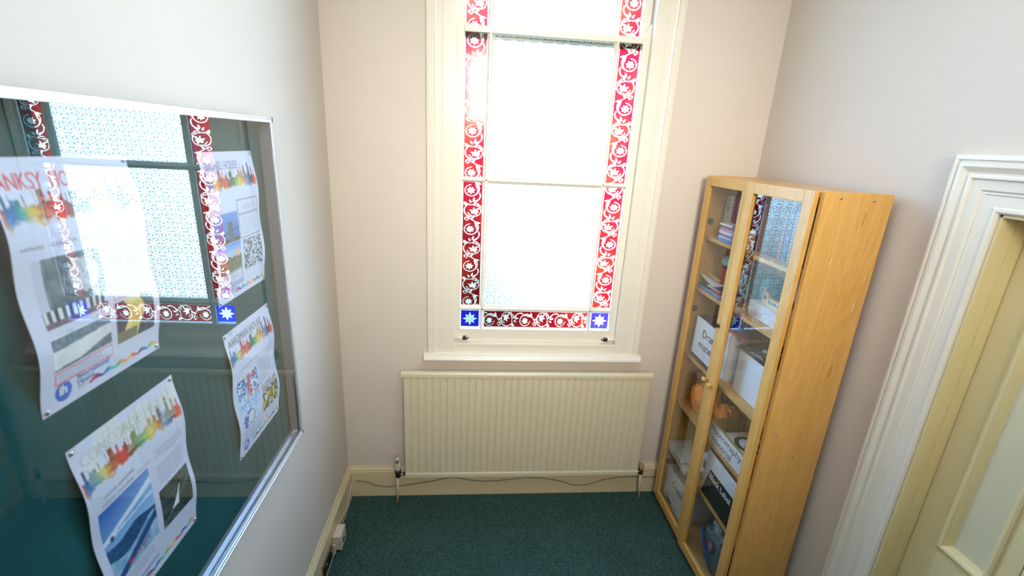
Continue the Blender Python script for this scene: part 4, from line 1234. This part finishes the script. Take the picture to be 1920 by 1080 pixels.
mags = [((70, 120, 190), .006, 2.075, 2.322, 'blue magazine at the bottom of the pile on the second shelf'), ((215, 225, 235), .003, 2.095, 2.315, 'white booklet above the blue magazine on the second shelf'), ((40, 130, 185), .006, 2.080, 2.318, 'sea blue magazine in the middle of the pile on the second shelf'), ((225, 70, 100), .004, 2.070, 2.20, 'pink magazine sticking out on the near side of the pile'), ((55, 105, 90), .004, 2.205, 2.322, 'dark green leaflet on the far side of the pile'), ((220, 228, 222), .004, 2.110, 2.235, 'white and green printed leaflet on the magazine pile'), ((70, 70, 120), .004, 2.075, 2.170, 'violet blue leaflet on the near end of the magazine pile')]
for i, (c, th, ya_, yb_, lb) in enumerate(mags):
    wavy_sheet('magazine', cm('magazine_%d' % i, *c), 1.236 + .004 * (i % 2), 1.325, ya_, yb_, zz, th, lambda u, v, k=i: .002 * math.sin(v * 3.1 + k) * u, lb, 'magazine', group='magazines piled on the second shelf')
    zz += th + .0022
wavy_sheet('curled_paper', WHITEP, 1.238, 1.325, 2.170, 2.322, zz + .001, .001, lambda u, v: .026 * max(0, v) ** 1.6 * (1 - .5 * u), 'curled white paper rising over the magazine pile on the second shelf', 'paper')
b = MB(); b.obox((1.272, 2.238, zz + .034), (.0, 1, .12), (1, 0, 0), (0, 0, 1), .062, .007, .0022)
tag(b.build('wooden_ruler', mat('yellow_wood', srgb(215, 165, 80), .5)), 'short yellow wooden ruler lying on the curled paper', 'ruler')
# near half of second shelf
TBX = empty('white_gift_box', (1.31, 1.77, z), label='low white box on the second shelf behind the near door', cat='box')
bx('box_body', WHITEB, 1.278, 1.40, 1.670, 1.913, z, 1.494, TBX, .002)
bx('box_lid', WHITEB, 1.276, 1.402, 1.668, 1.915, 1.4945, 1.500, TBX, .002)
BUS = empty('wooden_toy_bus', (1.262, 1.735, 1.5085), label='small cream wooden toy bus with blue windows on the low white box', cat='toy')
creamw = mat('cream_wood', srgb(232, 205, 160), .5)
b = MB(); b.box(1.256, 1.270, 1.655, 1.785, 1.5085, 1.545).box(1.256, 1.270, 1.785, 1.825, 1.5085, 1.562)
b.build('bus_body', creamw, BUS, .002)
b = MB().box(1.254, 1.272, 1.655, 1.788, 1.545, 1.550).box(1.254, 1.272, 1.785, 1.830, 1.562, 1.567); b.build('roof', mat('orange_wood', srgb(220, 165, 95), .5), BUS, .001)
for k in range(5): bx('window', mat('toy_blue', srgb(90, 120, 150), .4), 1.2552, 1.2558, 1.682 + k * .020, 1.696 + k * .020, 1.525, 1.539, BUS, 0)
bx('window', mat('toy_blue', srgb(90, 120, 150), .4), 1.2552, 1.2558, 1.793, 1.815, 1.535, 1.555, BUS, 0)
b = MB().tube(arc3 := [(1.263, 1.835 + .018 * math.cos(t), 1.560 + .018 * math.sin(t)) for t in np.linspace(.5, 5, 18)], .0035, 8); b.build('curled_front', creamw, BUS)
for k, c in enumerate(((225, 205, 60), (110, 60, 130))): bx('coloured_block', mat('toy_c%d' % k, srgb(*c), .4), 1.2552, 1.2558, 1.660 + k * .010, 1.669 + k * .010, 1.512 + .01 * k, 1.532, BUS, 0)
BUS.location = Vector(BUS.location) + Vector((.036, .030, -.008))
lump('plastic_bag', LILAC, (1.40, 1.70, 1.60), (.045, .085, .075), .22, 5, 'lilac crumpled plastic bag at the back of the second shelf', 'bag').location.z = 1.5095
lump('plastic_bag', TEALF, (1.405, 1.955, 1.52), (.045, .060, .085), .22, 9, 'teal crumpled plastic bag beside the low white box on the second shelf', 'bag').location.z = z + .0005
# third shelf
z = 1.0455
def open_box(name, M, x0, x1, y0, y1, z0, z1, label, inner=None, t=.003, tilt=0):
    root = empty(name, ((x0 + x1) / 2, (y0 + y1) / 2, z0), label=label, cat='box')
    b = MB().box(x0, x1, y0, y1, z0, z0 + t).box(x0, x0 + t, y0, y1, z0 + t, z1).box(x1 - t, x1, y0, y1, z0 + t, z1).box(x0 + t, x1 - t, y0, y0 + t, z0 + t, z1).box(x0 + t, x1 - t, y1 - t, y1, z0 + t, z1)
    b.build('box_body', M, root)
    return root
def label_sheet(root, x, yl, yr, z0, z1, lift=.004, slant=0.0, name='paper_label', M=None, amp=.003):
    n = 20; vs, fs = [], []
    for s_ in (0, 1):
        for j in range(n + 1):
            for i in range(n + 1):
                u, v = i / n, j / n
                vs.append((x - .0004 - s_ * .0006 - amp * math.sin(math.pi * u) * math.sin(math.pi * v) - lift * (1 - v) ** 3 * .3, yl + (yr - yl) * u, z0 + (z1 - z0) * v + slant * (u - .5) + amp * math.sin(u * 7) * (1 if v in (0, 1) else 0) * .4))
    q = (n + 1) ** 2
    for j in range(n):
        for i in range(n):
            a = j * (n + 1) + i
            fs.append((q + a, q + a + 1, q + a + n + 2, q + a + n + 1))
    b = MB(); b.poly(vs, fs, True)
    return b.build(name, M or WHITEP, root)
dk = mat('dark_box_card', srgb(60, 60, 72), .5)
D = open_box('drama_material_box', dk, 1.240, 1.42, 2.020, 2.275, z, 1.286, 'open box with a curling white Drama material label, third shelf')
label_sheet(D, 1.2395, 2.272, 2.010, 1.072, 1.284, .006, 0, amp=.004)
for t_, yl, zz_, wd in (('Drama', 2.182, 1.196, .170), ('material', 2.207, 1.130, .222)):
    text_mesh(t_, .062, face_fn(1.2336, yl, zz_), 'lettering', INK, D, width=wd)
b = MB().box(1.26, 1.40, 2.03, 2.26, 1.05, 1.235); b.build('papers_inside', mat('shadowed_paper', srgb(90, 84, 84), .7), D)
T_ = empty('white_carton', (1.33, 1.985, z), label='tall narrow white carton beside the Drama box on the third shelf', cat='box')
bx('carton_body', WHITEB, 1.262, 1.42, 1.966, 2.014, z, 1.292, T_, .0015)
GB = empty('grey_white_box', (1.41, 1.90, z), label='greyish box with a small printed mark, behind the tall white carton', cat='box')
bx('box_body', mat('lavender_card', srgb(160, 160, 186), .6), 1.410, 1.455, 1.700, 1.955, z, 1.285, GB, .0015)
bx('printed_panel', mat('lavender_card2', srgb(140, 138, 172), .6), 1.4092, 1.4098, 1.925, 1.950, 1.06, 1.19, GB, 0)
bx('red_orange_folder', mat('red_orange_card', srgb(190, 70, 45), .5), 1.275, 1.44, 1.885, 2.012, 1.2955, 1.303, None, .0008); tag(bpy.data.objects['red_orange_folder'], 'red orange flat folder on top of the tall white carton', 'folder')
b = bx('dark_blue_book', cm('dark_blue_cover', 50, 52, 100), 1.30, 1.44, 1.895, 2.008, 1.3035, 1.334, None, .001); tag(b, 'dark blue thick book lying on the red orange folder, third shelf', 'book')
WB = empty('big_white_box', (1.335, 1.80, z), label='big plain white box with a black bag on top, third shelf', cat='box')
bx('box_body', WHITEB, 1.278, 1.395, 1.690, 1.905, z, 1.258, WB, .002)
def wedge(y0, y1):
    pass
Bg = empty('black_bag', (1.31, 1.77, 1.262), label='crumpled black plastic bag with white printing on the big white box', cat='bag')
n = 26; vs, fs = [], []
for s_ in (0, 1):
    for j in range(n + 1):
        for i in range(n + 1):
            u, v = i / n, j / n
            x = 1.273 + (1.403 - 1.273) * u; yy = 1.684 + (1.912 - 1.684) * v
            h = (.028 + .030 * u) * (1 - abs(2 * v - 1) ** 4 * .6) + .007 * noise.noise(Vector((u * 6, v * 6, 2)))
            vs.append((x, yy, 1.2585 + s_ * h + (0 if s_ else 0)))
q = (n + 1) ** 2
for j in range(n):
    for i in range(n):
        a = j * (n + 1) + i
        fs += [(a, a + n + 1, a + n + 2, a + 1), (q + a, q + a + 1, q + a + n + 2, q + a + n + 1)]
rim = [j * (n + 1) for j in range(n + 1)] + [n * (n + 1) + i for i in range(1, n + 1)] + [(n - 1 - j) * (n + 1) + n for j in range(n)] + [i for i in range(n - 1, 0, -1)]
for k in range(len(rim)):
    a, c = rim[k], rim[(k + 1) % len(rim)]; fs.append((a, c, q + c, q + a))
MB().poly(vs, fs, True).build('bag_film', BLACKP, Bg)
b = MB(); r_ = random.Random(3)
for k in range(16):
    a, c = r_.uniform(1.31, 1.36), r_.uniform(1.715, 1.79)
    b.obox((a, c, 1.2585 + .028 + .030 * (a - 1.273) / .13 + .0035), (1, r_.uniform(-1, 1), 0), (0, 1, 0), (0, 0, 1), .010, .0035, .0012)
b.build('printed_logo', WHITEI, Bg)
w_ = empty('small_white_plug', (1.252, 1.990, z), label='small white plug lying on the third shelf in front of the carton', cat='plug')
MB().lathe((1.252, 2.008, z + .009), (0, -1, -.0), [(0, .004), (.004, .008), (.018, .0085), (.022, .005), (.034, .003)], 12).build('plug_body', WHITEI, w_)
# fourth shelf
z = .7355
OB = empty('orange_carrier_bag', (1.31, 2.19, z), label='bulging orange carrier bag in the far half of the fourth shelf', cat='bag')
lump('bag_film', ORANGE, (1.318, 2.178, z + .086), (.064, .082, .085), .20, 2, parent=OB, n=56, folds=4)
MB().tube(smooth_path([(1.268, 2.225, z + .145), (1.250, 2.205, z + .110), (1.246, 2.170, z + .075), (1.248, 2.135, z + .045)]), .0042, 8).build('bag_handle', ORANGE, OB)
lump('second_bundle', ORANGE, (1.375, 2.040, z + .063), (.048, .065, .061), .22, 8, parent=OB, n=48)
b = bx('grey_back_box', mat('grey_brown_card', srgb(130, 120, 108), .6), 1.435, 1.460, 2.14, 2.30, z + 0.0, z + .235, None, .001); tag(b, 'grey brown card box upright behind the orange bag', 'box')
PT = open_box('photography_tray', mat('tan_tray', srgb(176, 140, 86), .5), 1.236, 1.43, 1.650, 1.955, z, .846, 'shallow tan tray with a white Photography material label', t=.006)
label_sheet(PT, 1.2355, 1.952, 1.655, .738, .838, 0, 0, amp=.001)
text_mesh('Photography', .048, face_fn(1.2336, 1.936, .796), 'lettering', INK, PT, width=.272)
text_mesh('material', .048, face_fn(1.2336, 1.915, .748), 'lettering', INK, PT, width=.176)
mg = empty('magazine_in_tray', (1.33, 1.80, .80), label='white magazine with a dark green and red ring, inside the Photography tray', cat='magazine')
bx('cover', WHITEB, 1.250, 1.42, 1.662, 1.87, .7435, .820, mg, .0008)
b = MB()
for rr, M_ in ((.048, 0),):
    pts_ = [(1.325 + rr * math.cos(t), 1.765 + 1.25 * rr * math.sin(t), .8212) for t in np.linspace(0, 2 * math.pi, 37)]
    b.tube(pts_, .011, 6, False)
    b.v = [(x, y, .8206 + (zv - .8212) * .05) for x, y, zv in b.v]
b.build('printed_ring', mat('dark_green_print', srgb(40, 60, 44), .5), mg)
b = MB().lathe((1.318, 1.748, .8202), (0, 0, 1), [(0, .020), (.0006, .019)], 16); b.build('printed_face', mat('red_brown_print', srgb(120, 60, 44), .5), mg)
# fifth shelf
z = .4305
CT = empty('folded_tote_bags', (1.30, 2.22, z), label='white cotton tote bags folded and drooping over the fifth shelf edge', cat='bag')
tote = mat('cotton_cloth', srgb(205, 200, 190), .85, .1, bump=.5, bscale=120, var=.08, vscale=9)
def droop(x_front, y0, y1, z0, th, drop, seed, M, nm):
    n = 28; vs, fs = [], []
    for s_ in (0, 1):
        for j in range(n + 1):
            v = j / n; yy = y0 + (y1 - y0) * v
            for i in range(n + 1):
                u = i / n
                if u < .3:
                    t = u / .3; x = x_front + .0012 * math.sin(9 * v + seed) * t; zz_ = z0 - drop * (1 - t) * (.75 + .3 * math.sin(3 * v + seed))
                    off = (s_ * th, 0)
                    x += (-.0 + (1 - s_) * 0) ; x = x + (th * (1 - s_))
                    vs.append((x, yy, zz_ + s_ * th * t))
                else:
                    t = (u - .3) / .7; x = x_front + (.150) * t + (th * (1 - s_)) * (1 - t); zz_ = z0 + s_ * th + .004 * noise.noise(Vector((u * 5, v * 5, seed))) * s_
                    vs.append((x, yy + .003 * math.sin(7 * u), zz_))
    q = (n + 1) ** 2
    for j in range(n):
        for i in range(n):
            a = j * (n + 1) + i
            fs += [(a, a + n + 1, a + n + 2, a + 1), (q + a, q + a + 1, q + a + n + 2, q + a + n + 1)]
    rim = [j * (n + 1) for j in range(n + 1)] + [n * (n + 1) + i for i in range(1, n + 1)] + [(n - 1 - j) * (n + 1) + n for j in range(n)] + [i for i in range(n - 1, 0, -1)]
    for k in range(len(rim)):
        a, c = rim[k], rim[(k + 1) % len(rim)]; fs.append((a, c, q + c, q + a))
    return MB().poly(vs, fs, True).build(nm, M, CT)
droop(1.2195, 2.060, 2.312, z + .001, .0070, .030, 1, tote, 'tote_bag')
droop(1.2165, 2.110, 2.324, z + .012, .012, .020, 4, tote, 'tote_bag')
b = MB()
for k in range(5): b.box(1.29, 1.292 + .004 * (k % 2), 2.205 + .016 * k, 2.214 + .016 * k, z + .0215, z + .0228)
b.build('printed_mark', TXT['grey'], CT)
b = bx('small_white_booklet', WHITEP, 1.238, 1.31, 2.020, 2.055, z, z + .040, None, .001); tag(b, 'small white booklet pack near the meeting stiles, fifth shelf', 'booklet')
b = bx('cardboard_box', mat('brown_card', srgb(150, 122, 84), .7), 1.395, 1.455, 2.075, 2.300, z, z + .26, None, .001); tag(b, 'plain brown cardboard box at the back of the fifth shelf', 'box')
BP = empty('printed_packet', (1.30, 2.01, z), label='white packet printed in blue behind the white and black paper box', cat='packet')
bx('packet_body', WHITEB, 1.290, 1.34, 1.962, 2.045, z, z + .145, BP, .002)
b = MB().box(1.2892, 1.2898, 1.975, 2.030, z + .062, z + .105).box(1.2892, 1.2898, 1.975, 2.030, z + .112, z + .118)
b.build('printed_mark', mat('navy_print', srgb(50, 66, 120), .5), BP)
BL = empty('paper_ream_box', (1.33, 1.82, z), label='paper box, white above and black below with white lettering, fifth shelf', cat='box')
bx('box_body', WHITEB, 1.238, 1.44, 1.655, 1.925, z, .682, BL, .0015)
MB().poly([(1.2372, 1.925, z), (1.2372, 1.655, z), (1.2372, 1.655, .600), (1.2372, 1.874, .600)], [(0, 1, 2, 3)]).build('black_print', BLACKL, BL)
bx('dark_red_lid_inside', mat('dark_red_card', srgb(70, 28, 24), .5), 1.243, 1.43, 1.661, 1.919, .6825, .705, BL, .001)
text_mesh('Black Label', .046, face_fn(1.2368, 1.876, .551), 'lettering', WHITEI, BL, width=.196, fat=.0008)
text_mesh('Zero', .020, face_fn(1.2368, 1.884, .528), 'small_lettering', TXT['pale'], BL, width=.036)
# bottom of the case
z = .0755
CO = empty('cotton_bags_box', (1.30, 2.21, z), label='white box with a Cotton bags label on the bottom shelf', cat='box')
bx('box_body', WHITEB, 1.240, 1.42, 2.060, 2.318, z, .285, CO, .002)
label_sheet(CO, 1.2395, 2.316, 2.060, .172, .306, 0, .024, amp=.002)
text_mesh('Cotton bags', .052, face_fn(1.2362, 2.290, .215), 'lettering', INK, CO, width=.30)
for o_ in CO.children:
    if o_.name.startswith('lettering'): o_.scale = (1, .74, 1)
bx('dark_mark', mat('dark_blue_print', srgb(50, 56, 90), .5), 1.2392, 1.2398, 2.19, 2.26, z + .010, z + .022, CO, 0)
GC = empty('grey_carton', (1.40, 2.0, z), label='grey white carton with a small square mark, at the back of the bottom shelf', cat='box')
bx('box_body', mat('grey_white_card', srgb(150, 155, 160), .6), 1.425, 1.455, 1.80, 2.070, z, .380, GC, .0015)
bx('square_mark', mat('dark_grey_print', srgb(70, 74, 82), .5), 1.4242, 1.4248, 1.955, 1.99, .15, .19, GC, 0)
bx('square_mark', mat('dark_grey_print', srgb(70, 74, 82), .5), 1.4242, 1.4248, 1.885, 1.91, .16, .19, GC, 0)
PB = empty('blue_grey_bag', (1.31, 1.74, z), label='bulging blue grey plastic bag with blue stripe on the bottom shelf', cat='bag')
lump('bag_film', BLUEGREY, (1.295, 1.735, z + .115), (.055, .135, .118), .16, 6, parent=PB, n=60, folds=4)
lump('clear_film', mat('clear_crumple', srgb(150, 165, 175), .15, .7, bump=.6, bscale=50, var=.3, vscale=30), (1.290, 1.742, z + .245), (.045, .070, .055), .28, 12, parent=PB, n=48, folds=7)
MB().tube(smooth_path([(1.240, 1.845, z + .20), (1.234, 1.815, z + .15), (1.231, 1.77, z + .10), (1.234, 1.72, z + .06)]), [.006] * 19, 8).build('blue_stripe', mat('blue_stripe', srgb(30, 70, 170), .35), PB)
b = MB(); b.tube([(1.2325, 1.745 + .024 * math.cos(t), z + .165 + .024 * math.sin(t)) for t in np.linspace(0, 2 * math.pi, 25)], .005, 8, False)
b.build('red_ring', mat('red_ring', srgb(150, 50, 50), .4), PB)
MB().lathe((1.236, 1.745, z + .165), (-1, 0, 0), [(0, .018), (.003, .017), (.004, .002)], 16).build('pale_disc', mat('pale_disc', srgb(150, 165, 190), .4), PB)
